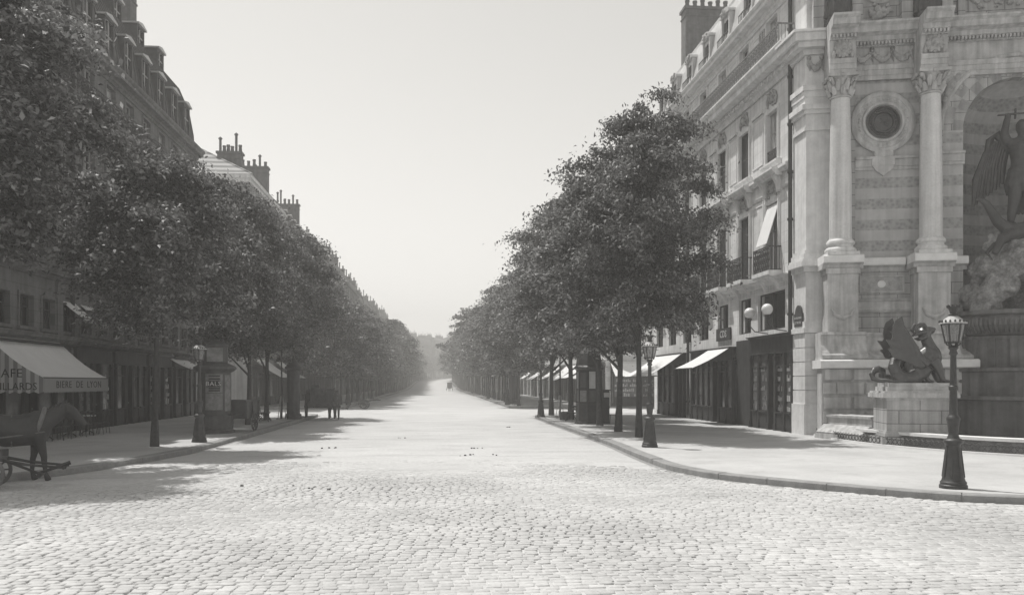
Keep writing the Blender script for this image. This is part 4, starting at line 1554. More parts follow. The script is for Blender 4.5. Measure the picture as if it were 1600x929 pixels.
# low outer pool: a pale coping
lp = MB()
lpw = MB()
RX, RY = 7.0, 9.85
def ellp(an, r_):
    return (SC + RX * r_ * math.cos(an), -0.6 + RY * r_ * math.sin(an))
NA = 60
arc = [(-PI * k / NA) for k in range(NA + 1)]
for a0, a1 in zip(arc[:-1], arc[1:]):
    q = [(*ellp(a0, 0.925), 0.5), (*ellp(a1, 0.925), 0.5), (*ellp(a1, 0.99), 0.5), (*ellp(a0, 0.99), 0.5)]
    lp.prism(q, (0, 0, 0.09))
    q = [(*ellp(a0, 0.94), 0.05), (*ellp(a1, 0.94), 0.05), (*ellp(a1, 0.98), 0.05), (*ellp(a0, 0.98), 0.05)]
    lpw.prism(q, (0, 0, 0.45))
    q = [(*ellp(a0, 1.03), 0.05), (*ellp(a1, 1.03), 0.05), (*ellp(a1, 1.06), 0.05), (*ellp(a0, 1.06), 0.05)]
    lp.prism(q, (0, 0, 0.15))
lpo = lp.build("pool_coping", "pale_ledge", FR)
lpw.build("pool_wall", "damp_stone", FR)
wt = MB()
wt.add([(*ellp(a, 0.935), 0.3) for a in arc], [tuple(range(NA + 1))])
wt.build("pool_water", "glass", FR)
# low iron trellis round the pool
ir = MB()
M_ = 150
for k in range(M_):
    a0, a1 = -PI * k / M_, -PI * (k + 1) / M_
    p0, p1 = ellp(a0, 1.045), ellp(a1, 1.045)
    ir.bar((*p0, 0.2), (*p1, 0.2), 0.03)
    ir.bar((*p0, 0.38), (*p1, 0.38), 0.022)
    pm_ = ((p0[0] + p1[0]) / 2, (p0[1] + p1[1]) / 2)
    ir.bar((*p0, 0.2), (*p1, 0.4), 0.018)
    ir.bar((*p1, 0.2), (*p0, 0.4), 0.018)
    ir.path([(*p0, 0.38), (*pm_, 0.44), (*p1, 0.38)], 0.014, 4)
tro = ir.build("trellis_edging", "iron", None, loc=(14.67, 33.0, 0))
tro.rotation_euler = (0, 0, -th)
tag(tro, "low curved iron trellis edging round the foot of the fountain pool", "edging")
# side parapet from the pier to the pedestal
sp = MB()
for (xa, ya), (xb, yb) in ((((0.35, -1.8)), (1.42, -4.1)),):
    d = Vector((xb - xa, yb - ya, 0)); d.normalize(); nn = Vector((d.y, -d.x, 0))
    if nn.x > 0: nn = -nn
    for p0, p1, z0, z1 in ((-0.3, 0.0, 0.05, 0.92), ):
        sp.prism([(xa + nn.x * p0, ya + nn.y * p0, z0), (xb + nn.x * p0, yb + nn.y * p0, z0), (xb + nn.x * p1, yb + nn.y * p1, z0), (xa + nn.x * p1, ya + nn.y * p1, z0)], (0, 0, z1 - z0))
    sec = [(0.0, 0.34), (0.42, 0.34), (0.44, 0.38), (0.1, 0.66), (0.0, 0.66)]
    sp.prism([(xa + nn.x * o_, ya + nn.y * o_, z_) for o_, z_ in sec], (xb - xa, yb - ya, 0))
    sp.prism([(xa + nn.x * o_, ya + nn.y * o_, z_) for o_, z_ in [(0, 0.05), (0.5, 0.05), (0.5, 0.33), (0, 0.33)]], (xb - xa, yb - ya, 0))
    sp.prism([(xa + nn.x * o_, ya + nn.y * o_, z_) for o_, z_ in [(-0.34, 0.92), (0.05, 0.92), (0.05, 1.0), (-0.34, 1.04)]], (xb - xa, yb - ya, 0))
sp.build("side_parapet", "fountain_trim", FR)

# ------------------------------------------------------------------ dragon on its pedestal
def fpt(x, y, z=0.0):
    """fountain frame to the street"""
    c_, s_ = math.cos(-th), math.sin(-th)
    return Vector((14.67 + x * c_ - y * s_, 33.0 + x * s_ + y * c_, z))


def make_pedestal():
    t_ = thing("pedestal", "pale moulded stone pedestal carrying the winged dragon", "pedestal", fpt(2.45, -5.1), -th)
    m = MB()
    m.box(-1.2, 1.2, -1.0, 1.0, 0.05, 0.42)
    m.box(-1.12, 1.12, -0.92, 0.92, 0.42, 0.46)
    for z0, z1, o in ((0.46, 0.56, 1.1), (0.56, 0.62, 1.06), (0.62, 1.62, 1.02)):
        m.box(-o, o, -o + 0.18, o - 0.18, z0, z1)
    m.build("die", "fountain_stone", t_)
    m = MB()
    for z0, z1, o in ((1.62, 1.7, 1.05), (1.7, 1.86, 1.17), (1.86, 1.92, 1.12)):
        m.box(-o, o, -o + 0.18, o - 0.18, z0, z1)
    m.build("cap", "fountain_trim", t_)
    m = MB()
    m.box(-0.98, 0.98, -0.75, 0.75, 1.92, 2.06)
    m.box(-0.92, 0.92, -0.7, 0.7, 2.06, 2.18)
    m.build("plinth", "fountain_trim", t_)


make_pedestal()


def make_dragon():
    t_ = thing("dragon_statue", "dark bronze winged dragon with lion head and coiled tail on stone pedestal", "statue", fpt(2.42, -5.1, 2.18), -th)
    q = lambda cx, cy, y=0.0: ((cx - 545) * 0.0031, y, max(0.0, (800 - cy) * 0.0031))
    m = MB()
    # torso: hindquarters, ribs, chest, neck, head
    m.path([q(500, 700), q(560, 640), q(640, 560), q(720, 500), q(760, 520)], [0.2, 0.3, 0.34, 0.36, 0.3], 12)
    m.ell(q(755, 530), (0.3, 0.32, 0.42), 12, 8)
    m.path([q(748, 480), q(716, 380), q(682, 300), q(690, 250)], [0.26, 0.19, 0.18, 0.19], 12)
    m.ell(q(675, 262), (0.24, 0.2, 0.2), 12, 8)
    m.path([q(680, 250), q(740, 236), q(778, 238)], [0.17, 0.13, 0.09], 10)      # upper jaw
    m.ell(q(772, 225), (0.07, 0.08, 0.06), 8, 6)
    m.path([q(680, 290), q(720, 292), q(738, 300)], [0.11, 0.08, 0.05], 8)      # lower jaw
    for s in (-1, 1):
        m.ell(q(712, 212, s * 0.1), (0.07, 0.05, 0.05), 8, 6)                  # brows
        m.path([q(690, 225, s * 0.12), q(650, 180, s * 0.2), q(600, 175, s * 0.24), q(568, 235, s * 0.2), q(590, 270, s * 0.18)], [0.06, 0.075, 0.07, 0.06, 0.03], 8)   # curled horns
        m.path([q(680, 260, s * 0.14), q(620, 262, s * 0.22), q(560, 300, s * 0.2)], [0.09, 0.08, 0.02], 8)
        m.path([q(690, 300, s * 0.12), q(630, 330, s * 0.2), q(590, 320, s * 0.22)], [0.09, 0.07, 0.02], 8)
        # forelegs
        m.path([q(745, 560, s * 0.24), q(790, 640, s * 0.28), q(810, 700, s * 0.28), q(836, 775, s * 0.27)], [0.22, 0.15, 0.11, 0.09], 10)
        m.ell(q(868, 783, s * 0.27), (0.15, 0.1, 0.06), 10, 6)
        for k in (-1, 0, 1):
            m.path([q(860, 778, s * 0.27 + k * 0.06), q(900, 782, s * 0.27 + k * 0.075), q(915, 795, s * 0.27 + k * 0.08)], [0.045, 0.04, 0.015], 6)
        # hind legs folded under
        m.path([q(560, 690, s * 0.26), q(640, 700, s * 0.34), q(690, 650, s * 0.34)], [0.24, 0.2, 0.12], 10)
        m.path([q(690, 650, s * 0.34), q(660, 740, s * 0.34), q(690, 785, s * 0.34)], [0.12, 0.09, 0.08], 8)
        m.ell(q(705, 788, s * 0.34), (0.13, 0.09, 0.05), 8, 6)
    # the great tail coil and the small loop
    coil = [q(570, 740, 0.05), q(520, 775, 0.02), q(430, 745, -0.02), q(360, 690, -0.1), q(335, 625, -0.2), q(360, 575, -0.3), q(400, 560, -0.42)]
    coil = [(570, 735, -0.25), (500, 760, -0.42), (420, 752, -0.5), (350, 700, -0.5), (330, 630, -0.42), (360, 575, -0.2), (410, 565, 0.05), (450, 620, 0.25), (420, 700, 0.35), (340, 745, 0.32), (290, 740, 0.2)]
    m.path([q(a, b_, c_) for a, b_, c_ in coil], [0.26, 0.25, 0.23, 0.21, 0.19, 0.18, 0.17, 0.16, 0.15, 0.14, 0.13], 12)
    loop = [(290, 745, 0.2), (255, 715, 0.1), (250, 670, 0.0), (205, 650, -0.06), (160, 665, -0.1), (130, 710, -0.16), (138, 755, -0.24), (190, 775, -0.34), (260, 770, -0.45), (330, 785, -0.56), (395, 800, -0.66)]
    m.path([q(a, b_, c_) for a, b_, c_ in loop], [0.13, 0.125, 0.12, 0.115, 0.11, 0.1, 0.09, 0.08, 0.065, 0.05, 0.02], 10)
    body = organic(m, "body", "bronze", t_, 0.022, 2)
    # wings
    for s, dx in ((-1, 0), (1, -28)):
        y0 = s * 0.26
        out = [(415, 92), (400, 150), (428, 200), (470, 270), (515, 320), (548, 372), (545, 425), (580, 490), (650, 570), (680, 610), (640, 668), (570, 640), (520, 600), (420, 560), (360, 540), (318, 528), (300, 480), (272, 442), (302, 432), (282, 390), (250, 342), (296, 348), (316, 320), (312, 260), (325, 195), (345, 140)]
        W = MB()
        flare = lambda cx, cy: y0 + s * (0.06 + 0.12 * max(0, (600 - cx)) / 350)
        pts = [Vector(q(cx + dx * max(0, (640 - cy)) / 500, cy, flare(cx, cy))) for cx, cy in out]
        c0 = Vector(q(470 + dx * .4, 440, flare(470, 440) + s * 0.06))
        n_ = len(pts)
        off = Vector((0, 0.035, 0))
        W.add([p - off for p in pts] + [c0 - off] + [p + off for p in pts] + [c0 + off],
              [(i, (i + 1) % n_, n_) for i in range(n_)] + [(n_ + 1 + (i + 1) % n_, n_ + 1 + i, 2 * n_ + 1) for i in range(n_)] +
              [(i, n_ + 1 + i, n_ + 1 + (i + 1) % n_, (i + 1) % n_) for i in range(n_)])
        fx = lambda cx, cy: q(cx + dx * max(0, (640 - cy)) / 500, cy, flare(cx, cy) - s * 0.0)
        W.path([fx(690, 600), fx(600, 520), fx(545, 400), fx(478, 280), fx(430, 190), fx(415, 95)], [0.13, 0.11, 0.08, 0.055, 0.04, 0.015], 8)
        for e in ((318, 200), (252, 342), (275, 442), (318, 526)):
            W.path([fx(575, 430), fx((575 + e[0]) / 2 + 20, (430 + e[1]) / 2 - 20), fx(*e)], [0.06, 0.04, 0.02], 6)
        for k in range(9):
            a = (560 + k * 12, 520 + k * 8)
            W.path([fx(*a), fx(a[0] - 30 + k * 8, a[1] + 60), fx(a[0] - 30 + k * 12, 640 + (k % 3) * 14)], [0.05, 0.05, 0.012], 6)
        W.build("wing", "bronze", t_, smooth=True)


make_dragon()

# ------------------------------------------------------------------ winged figure, rocks, fallen figure in the niche
def make_rocks():
    m = MB()
    rr = random.Random(11)
    for _ in range(34):
        a = rr.uniform(0, 2 * PI)
        z = rr.uniform(4.7, 7.6)
        w = 1.7 * (1 - (z - 4.7) / 4.0)
        m.ell((SC + w * math.cos(a), -0.5 + 0.75 * w * math.sin(a), z), (rr.uniform(.45, .85), rr.uniform(.35, .6), rr.uniform(.4, .8)), 8, 6,
              Matrix.Rotation(rr.uniform(-.6, .6), 3, 'Y'))
    o = organic(m, "rock_pile", "rock", None, 0.06, 1, 0.32, 0.28)
    o.location = (14.67, 33.0, 0)
    o.rotation_euler = (0, 0, -th)
    tag(o, "mound of rough rocks in the arched fountain niche above the round basin", "rocks")


make_rocks()


def make_angel():
    t_ = thing("winged_statue", "dark bronze winged figure raising a sword in the arched niche", "statue", fpt(SC, -0.75, 0), -th)
    m = MB()
    # standing figure, about 4 m, one arm up
    m.path([(0.05, 0, 10.0), (0.0, 0, 10.5), (0.0, 0, 11.05)], [0.42, 0.36, 0.46], 12)
    m.ell((0.0, 0, 11.1), (0.55, 0.3, 0.26), 12, 8)
    m.path([(0, 0, 11.2), (0, -0.02, 11.5)], [0.15, 0.14], 10)
    m.ell((0, -0.05, 11.72), (0.22, 0.25, 0.29), 12, 8)
    m.path([(-0.48, 0, 11.15), (-0.62, -0.05, 11.5), (-0.55, -0.15, 12.0)], [0.19, 0.15, 0.12], 10)
    m.ell((-0.53, -0.16, 12.1), (0.12, 0.13, 0.14), 8, 6)
    m.path([(0.48, 0, 11.15), (0.85, -0.2, 10.9), (1.2, -0.45, 11.0)], [0.18, 0.14, 0.11], 10)
    m.ell((1.27, -0.47, 11.02), 0.12, 8, 6)
    m.path([(-0.2, -0.02, 10.0), (-0.28, -0.2, 9.3), (-0.35, -0.05, 8.5), (-0.38, 0, 8.15)], [0.3, 0.24, 0.17, 0.12], 10)
    m.path([(0.2, 0, 10.0), (0.4, -0.3, 9.4), (0.35, -0.25, 8.6), (0.38, -0.3, 8.1)], [0.3, 0.24, 0.17, 0.12], 10)
    m.ell((-0.38, -0.15, 8.08), (0.13, 0.28, 0.09), 8, 6)
    m.ell((0.38, -0.45, 8.04), (0.13, 0.28, 0.09), 8, 6)
    for k in range(14):
        an = 2 * PI * k / 14
        m.path([(0.36 * math.cos(an), 0.3 * math.sin(an), 10.2), (0.5 * math.cos(an), 0.42 * math.sin(an), 9.6), (0.58 * math.cos(an) + 0.1, 0.5 * math.sin(an), 9.2)], [0.1, 0.11, 0.05], 6)
    for k in range(6):
        m.path([(-0.1 + 0.12 * k, 0.25, 10.9), (-0.2 + 0.12 * k, 0.4, 9.6), (-0.3 + 0.16 * k, 0.3 + 0.05 * (k % 2), 8.5)], [0.1, 0.11, 0.05], 6)
    organic(m, "body", "dark_bronze", t_, 0.045, 4)
    for s in (-1, 1):
        W = MB()
        # wing swept down from the shoulder: feathers fanned side by side
        W.path([(s * 0.25, 0.3, 10.9), (s * 0.7, 0.42, 11.6), (s * 0.95, 0.4, 11.35), (s * 1.1, 0.36, 10.7)], [0.14, 0.17, 0.15, 0.1], 8)
        for k in range(9):
            u = k / 8
            top = (s * (0.35 + 0.72 * u), 0.4, 11.2 + 0.25 * math.sin(PI * u) - 0.3 * u)
            bot = (s * (0.5 + 1.05 * u), 0.42 + 0.04 * (k % 2), 9.7 - 0.85 * u)
            mid = ((top[0] + bot[0]) / 2 + s * 0.1, 0.43, (top[2] + bot[2]) / 2)
            W.path([top, mid, bot], [0.13, 0.17, 0.05], 6)
            W.path([(top[0], 0.36, top[2]), (mid[0] - s * 0.08, 0.36, mid[2] + 0.15)], [0.11, 0.05], 6)
        W.build("wing", "dark_bronze", t_, smooth=True)
    sw = MB()
    sw.bar((-0.9, -0.2, 12.14), (1.5, -0.35, 12.22), 0.09, 0.05)
    sw.bar((-0.3, -0.2, 11.98), (-0.28, -0.2, 12.36), 0.06)
    sw = sw.build("sword", "dark_bronze", None, loc=fpt(SC, -0.75, 0))
    sw.rotation_euler = (0, 0, -th)
    tag(sw, "bronze sword held level overhead by the winged niche figure", "sword")


make_angel()


def make_fallen():
    t_ = thing("fallen_figure", "dark bronze figure sprawled on the rocks below the winged one", "statue", fpt(SC, -1.0, 0), -th)
    m = MB()
    m.path([(0.6, -0.1, 7.85), (0.0, -0.15, 7.8), (-0.5, -0.15, 7.75)], [0.36, 0.34, 0.32], 12)
    m.ell((0.95, -0.2, 8.05), (0.24, 0.24, 0.28), 10, 8)
    m.path([(-0.45, -0.1, 7.75), (-1.0, -0.2, 8.15), (-1.35, -0.1, 8.85), ], [0.26, 0.2, 0.13], 10)
    m.path([(-1.35, -0.1, 8.85), (-1.6, -0.12, 9.0), (-1.75, -0.15, 8.95)], [0.13, 0.09, 0.04], 8)
    m.path([(-0.4, -0.3, 7.7), (-0.95, -0.5, 7.5), (-1.2, -0.45, 6.9)], [0.24, 0.18, 0.12], 10)
    m.path([(0.5, -0.3, 7.8), (0.2, -0.65, 7.2), (-0.1, -0.7, 6.7)], [0.18, 0.14, 0.1], 8)
    m.path([(0.7, -0.2, 7.9), (1.2, -0.5, 7.6), (1.5, -0.5, 7.1)], [0.18, 0.14, 0.1], 8)
    m.path([(-0.5, 0, 7.5), (-1.1, -0.1, 7.3), (-1.35, -0.15, 7.0), (-1.15, -0.2, 6.7)], [0.12, 0.1, 0.08, 0.03], 8)
    organic(m, "body", "dark_bronze", t_, 0.045, 4)


make_fallen()


def draped_statue(x, label):
    t_ = thing("draped_statue", label, "statue", fpt(x, -0.75, 15.9), -th, "bronze figures standing above the columns")
    m = MB()
    m.path([(0, 0, 0.3), (0.05, 0, 1.0), (0, 0, 1.5), (0, 0, 2.0)], [0.4, 0.36, 0.28, 0.34], 14)
    rr = random.Random(int(x * 10))
    for k in range(12):
        an = 2 * PI * k / 12
        m.path([(0.3 * math.cos(an), 0.26 * math.sin(an), 1.6), (0.38 * math.cos(an) + rr.uniform(-.06, .06), 0.32 * math.sin(an), 0.9), (0.42 * math.cos(an) + rr.uniform(-.1, .1), 0.36 * math.sin(an), 0.28)], [0.06, 0.08, 0.09], 6)
    m.ell((0, 0, 2.1), (0.42, 0.24, 0.22), 10, 8)
    m.path([(0, 0, 2.2), (0, -0.02, 2.5)], [0.12, 0.11], 8)
    m.ell((0, -0.03, 2.68), (0.18, 0.2, 0.24), 10, 8)
    m.path([(-0.38, 0, 2.1), (-0.5, -0.1, 1.65), (-0.3, -0.3, 1.4)], [0.13, 0.11, 0.08], 8)
    m.path([(0.38, 0, 2.1), (0.5, -0.1, 1.65), (0.45, -0.25, 1.3)], [0.13, 0.11, 0.08], 8)
    for s in (-1, 1):
        m.ell((s * 0.16, -0.28, 0.3), (0.11, 0.2, 0.08), 8, 6)
    organic(m, "body", "dark_bronze", t_, 0.045, 3)
    p_ = MB()
    p_.box(-0.5, 0.5, -0.42, 0.42, 0.0, 0.14)
    p_.box(-0.44, 0.44, -0.38, 0.38, 0.14, 0.26)
    p_.build("plinth", "dark_bronze", t_)


draped_statue(1.03, "bronze robed figure above the column nearest the apartment house")
draped_statue(4.28, "bronze robed figure above the column beside the arch")

# ------------------------------------------------------------------ awnings
def awning(name, label, group, X, s, y0, y1, ztop, proj, zlow, material="canvas", valance=0.0, side=False, curve=0.06):
    """X: wall plane, s=+1 projects to +x; y0..y1 along the street"""
    t_ = thing(name, label, "awning", (X, (y0 + y1) / 2, 0), 0, group)
    h = (y1 - y0) / 2
    m = MB()
    n = 10
    prof = []
    for k in range(n + 1):
        u = k / n
        prof.append((s * proj * u, ztop + (zlow - ztop) * u - curve * math.sin(PI * u) * (ztop - zlow)))
    na = 14
    for k in range(n):
        (x0, z0), (x1, z1) = prof[k], prof[k + 1]
        for j in range(na):
            a0, a1 = -h + 2 * h * j / na, -h + 2 * h * (j + 1) / na
            sg = lambda a, u: -0.025 * math.sin(PI * u) * abs(math.sin(a * 2.2))
            P_ = [(x0, a0, z0 + sg(a0, k / n)), (x1, a0, z1 + sg(a0, (k + 1) / n)), (x1, a1, z1 + sg(a1, (k + 1) / n)), (x0, a1, z0 + sg(a1, k / n))]
            m.quad(*P_)
            m.quad(*[(p_[0], p_[1], p_[2] - 0.012) for p_ in reversed(P_)])
    m.build("canvas", material, t_)
    fr_ = MB()
    fr_.tube((s * proj, -h, zlow), (s * proj, h, zlow), 0.025)
    for e in (-h + 0.05, h - 0.05):
        fr_.tube((0, e, zlow + 0.1), (s * proj, e, zlow - 0.02), 0.018)
    fr_.build("frame", "iron", t_)
    if valance:
        v = MB()
        nn_ = int(2 * h / 0.12)
        x = s * (proj + 0.005)
        for j in range(nn_):
            a0, a1 = -h + 2 * h * j / nn_, -h + 2 * h * (j + 1) / nn_
            am_ = (a0 + a1) / 2
            v.prism([(x, a0, zlow), (x, a1, zlow), (x, a1, zlow - valance), (x, am_, zlow - valance - 0.05), (x, a0, zlow - valance)], (s * 0.012, 0, 0))
        vo_ = v.build("valance", "valance_canvas", t_)
    if side:
        for e in (-h, h):
            sd = MB()
            low = zlow - valance
            pts = [(0, e, ztop)] + [(x_, e, z_) for x_, z_ in prof[1:]]
            k = 12
            for j in range(k + 1):
                x_ = s * proj * (1 - j / k)
                pts.append((x_, e, low - (0.06 if j % 2 else 0.0)))
            sd.prism(pts, (0, 0.012 if e > 0 else -0.012, 0))
            so_ = sd.build("side_panel", "striped_canvas", t_)
            if e < 0:
                lettering("CAFE", 0.42, so_, (s * proj * 0.40 - 0.05, e - 0.016, low + 0.62), (PI / 2, 0, 0), "lettering", 1.05, depth=0.004)
                lettering("BILLARDS", 0.36, so_, (s * proj * 0.52, e - 0.016, low + 0.17), (PI / 2, 0, 0), "lettering", 1.0, (0.92, 1, 1), depth=0.004)
    return t_


cafe = awning("cafe_awning", "large cafe awning with striped sides and lettered flap over the pavement tables", None, -15.26, 1, 30.9, 36.7, 3.83, 1.9, 2.36, valance=0.48, side=True, curve=0.1)
vo_ = [c for c in cafe.children if c.name.startswith("valance")][0]
lettering("BIERE  DE  LYON", 0.36, vo_, (1.9 + 0.022, 0.1, 2.36 - 0.25), (PI / 2, 0, PI / 2), "lettering", 1.15, (1.35, 1, 1), depth=0.004)
for i, y in enumerate((37.6, 39.45, 41.3, 43.15)):
    awning("window_awning", ["small striped window awning nearest the big cafe awning", "small striped window awning, second of four above the shops", "small striped window awning, third of four above the shops", "small striped window awning, farthest of four above the shops"][i], "small awnings over the mezzanine windows", -15.26, 1, y - 0.66, y + 0.66, 5.55, 0.85, 4.85, "canvas", 0.13, False, 0.02)
awning("shop_awning", "pale awning let down over the shop with tall glass doors near the corner", "awnings over the shops", 14.45, -1, 41.3, 44.5, 3.95, 1.95, 2.9)
awning("shop_awning", "broad pale awning half hidden by the tree trunk behind the street lamp", "awnings over the shops", 14.45, -1, 49.5, 55.6, 3.95, 2.2, 2.55)
awning("shop_awning", "small flat awning behind the tree by the theatre poster kiosk", "awnings over the shops", -15.2, 1, 51.0, 54.5, 3.6, 1.3, 2.95)

# ------------------------------------------------------------------ left: the near mansard building
LB0, LB1, LX = 23.0, 57.0, -15.3
lb = thing("apartment_building", "shaded stone apartment house with ribbed mansard roof and two rows of dormers above the cafe", "building", (LX, LB0, 0), PI / 2)
LW = LB1 - LB0
nb = 13
lbay = [1.5 + k * 2.55 for k in range(nb)]
lh = {"mezz": [], "a": [], "b": [], "c": []}
for k in range(-7, 11):
    xc = 14.6 + k * 1.85
    if 0.8 < xc < LW - 0.8:
        lh["mezz"].append((xc - 0.55, xc + 0.55, 4.3, 5.5))
for xc in lbay:
    lh["a"].append((xc - 0.6, xc + 0.6, 7.0, 9.4))
    lh["b"].append((xc - 0.58, xc + 0.58, 10.5, 12.8))
    lh["c"].append((xc - 0.55, xc + 0.55, 14.25, 16.1))
lshops = [(1.0, 6.6), (7.4, 14.6), (15.2, 19.2), (19.6, 24.0), (24.4, 28.4), (29.0, 33.4)]
wall = MB()
wall.facade(0, LW, 0.02, 16.3, lh["mezz"] + lh["a"] + lh["b"] + lh["c"] + [(a, b_, 0.04, 3.7) for a, b_ in lshops], 0.24)
wall.quad((LW, 0, 0.02), (LW, 12, 0.02), (LW, 12, 16.3), (LW, 0, 16.3))
wall.quad((0, 12, 0.02), (0, 0, 0.02), (0, 0, 16.3), (0, 12, 16.3))
wall.quad((0, 0.8, 0.02), (LW, 0.8, 0.02), (LW, 0.8, 16.3), (0, 0.8, 16.3))
wall.quad((LW, 12, 0.02), (0, 12, 0.02), (0, 12, 16.3), (LW, 12, 16.3))
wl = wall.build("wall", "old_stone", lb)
tr = MB()
cv = MB()
for key, fw_ in (("a", 0.16), ("b", 0.14), ("c", 0.12), ("mezz", 0.1)):
    for a, b_, z0, z1 in lh[key]:
        tr.box(a - fw_, a, -0.05, 0, z0, z1 + fw_); tr.box(b_, b_ + fw_, -0.05, 0, z0, z1 + fw_); tr.box(a, b_, -0.05, 0, z1, z1 + fw_)
        tr.prof([(0, z0 - 0.14), (-0.1, z0 - 0.12), (-0.12, z0 - 0.002), (0, z0 - 0.002)], a - fw_ - 0.05, b_ + fw_ + 0.05)
        if key == "a":
            tr.prof(cornice_profile(z1 + 0.4, z1 + 0.62, 0.3), a - 0.3, b_ + 0.3)
            carved_panel(cv, (a + b_) / 2, 0.9, z1 + 0.16, z1 + 0.4, -0.03, rn) if False else None
for z0, z1, p in ((3.78, 4.1, 0.3), (6.3, 6.7, 0.35), (10.0, 10.2, 0.15), (13.5, 14.1, 0.7), (16.3, 16.95, 0.6)):
    tr.prof(cornice_profile(z0, z1, p), 0, LW)
x = 13.4
tr.box(x, x + 0.5, -0.12, 0.02, 4.1, 16.3)
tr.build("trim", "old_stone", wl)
for key in ("mezz", "a", "b", "c"):
    for j, (a, b_, z0, z1) in enumerate(lh[key]):
        window(lb, a, b_, z0, z1, 0.22, 0.65, "grey_wood" if key == "mezz" else "pale_paint", curtains=(j % 3 == 1 and key != "mezz"))
for k, (a, b_) in enumerate(((0, 13.6), (14.1, LW))):
    bl = MB()
    iron_panel(bl, a, b_, -0.6, 14.1, 15.0, 0.4)
    bl.build("long_balcony_railing", "iron", lb)
drainpipe(lb, 14.8, 4.1, 16.4)
for j, (a, b_) in enumerate(lshops):
    n_ = 4
    if j == 1:
        shopfront(lb, a, b_, 3.75, [(0.03, 0.2), (0.22, 0.42), (0.58, 0.78), (0.8, 0.97)], (0.43, 0.57), 0.6, rnd=rn, goods=False)
    else:
        shopfront(lb, a, b_, 3.75, [(0.04, 0.3), (0.56, 0.74), (0.76, 0.96)] if j % 2 else [(0.04, 0.22), (0.24, 0.42), (0.68, 0.96)], (0.34, 0.52) if j % 2 else (0.46, 0.64), 0.65, rnd=rn, goods=(j % 2 == 0))
rf = MB()
lp_ = [(0.05, 16.95), (0.12, 18.0), (0.4, 19.5), (1.0, 20.9), (1.9, 21.9), (2.4, 22.2)]
rf.prism([(0, y, z) for y, z in lp_] + [(0, 6, 23.0), (0, 12, 22), (0, 12, 16.9)], (LW, 0, 0))
for k in range(int(LW / 0.425)):
    x = 0.2 + k * 0.425
    rf.path([(x, y - 0.02, z) for y, z in lp_], 0.028, 5)
rfo = rf.build("roof", "slate", lb)


def dormer(parent, xc, y0, z0, w, h, d, material="slate", cap="zinc", tilt=0.0):
    m = MB()
    x0, x1 = xc - w / 2, xc + w / 2
    m.box(x0, x0 + 0.14, y0, y0 + d, z0, z0 + h); m.box(x1 - 0.14, x1, y0, y0 + d, z0, z0 + h)
    m.box(x0 + 0.14, x1 - 0.14, y0 + 0.02, y0 + d, z0 + h - 0.12, z0 + h)
    m.box(x0 + 0.14, x1 - 0.14, y0 + 0.02, y0 + 0.12, z0, z0 + 0.1)
    o = m.build("dormer", material, parent)
    c = MB()
    c.prism([(x0 - 0.12, y0 - 0.12, z0 + h), (x1 + 0.12, y0 - 0.12, z0 + h), (x1 + 0.12, y0 - 0.12, z0 + h + 0.08), (xc, y0 - 0.12, z0 + h + 0.24), (x0 - 0.12, y0 - 0.12, z0 + h + 0.08)], (0, d + 0.1, 0))
    c.build("dormer_roof", cap, o)
    g = MB()
    g.quad((x0 + 0.14, y0 + 0.1, z0), (x1 - 0.14, y0 + 0.1, z0), (x1 - 0.14, y0 + 0.1, z0 + h), (x0 + 0.14, y0 + 0.1, z0 + h))
    g.build("pane", "glass", o)
    q_ = MB()
    q_.box(xc - 0.03, xc + 0.03, y0 + 0.05, y0 + 0.095, z0 + 0.1, z0 + h - 0.12)
    q_.box(x0 + 0.14, xc - 0.03, y0 + 0.05, y0 + 0.095, z0 + h * 0.6, z0 + h * 0.6 + 0.05)
    q_.box(xc + 0.03, x1 - 0.14, y0 + 0.05, y0 + 0.095, z0 + h * 0.6, z0 + h * 0.6 + 0.05)
    q_.build("frame", "pale_paint", o)
    return o


for xc in lbay:
    dormer(lb, xc, 0.02, 17.2, 1.25, 2.1, 1.0)
for k in range(9):
    dormer(lb, 3.0 + k * 3.6, 1.5, 21.0, 1.2, 1.5, 1.4)
chimney(lb, 29.2, 30.2, 2.4, 5.6, 20, 25.0, 4, "chimney_brick", rn)
chimney(lb, 20.5, 21.3, 2.6, 5.6, 20, 25.5, 6, "chimney_brick", rn)
chimney(lb, 11.0, 11.9, 2.6, 5.6, 20, 25.5, 6, "chimney_brick", rn)

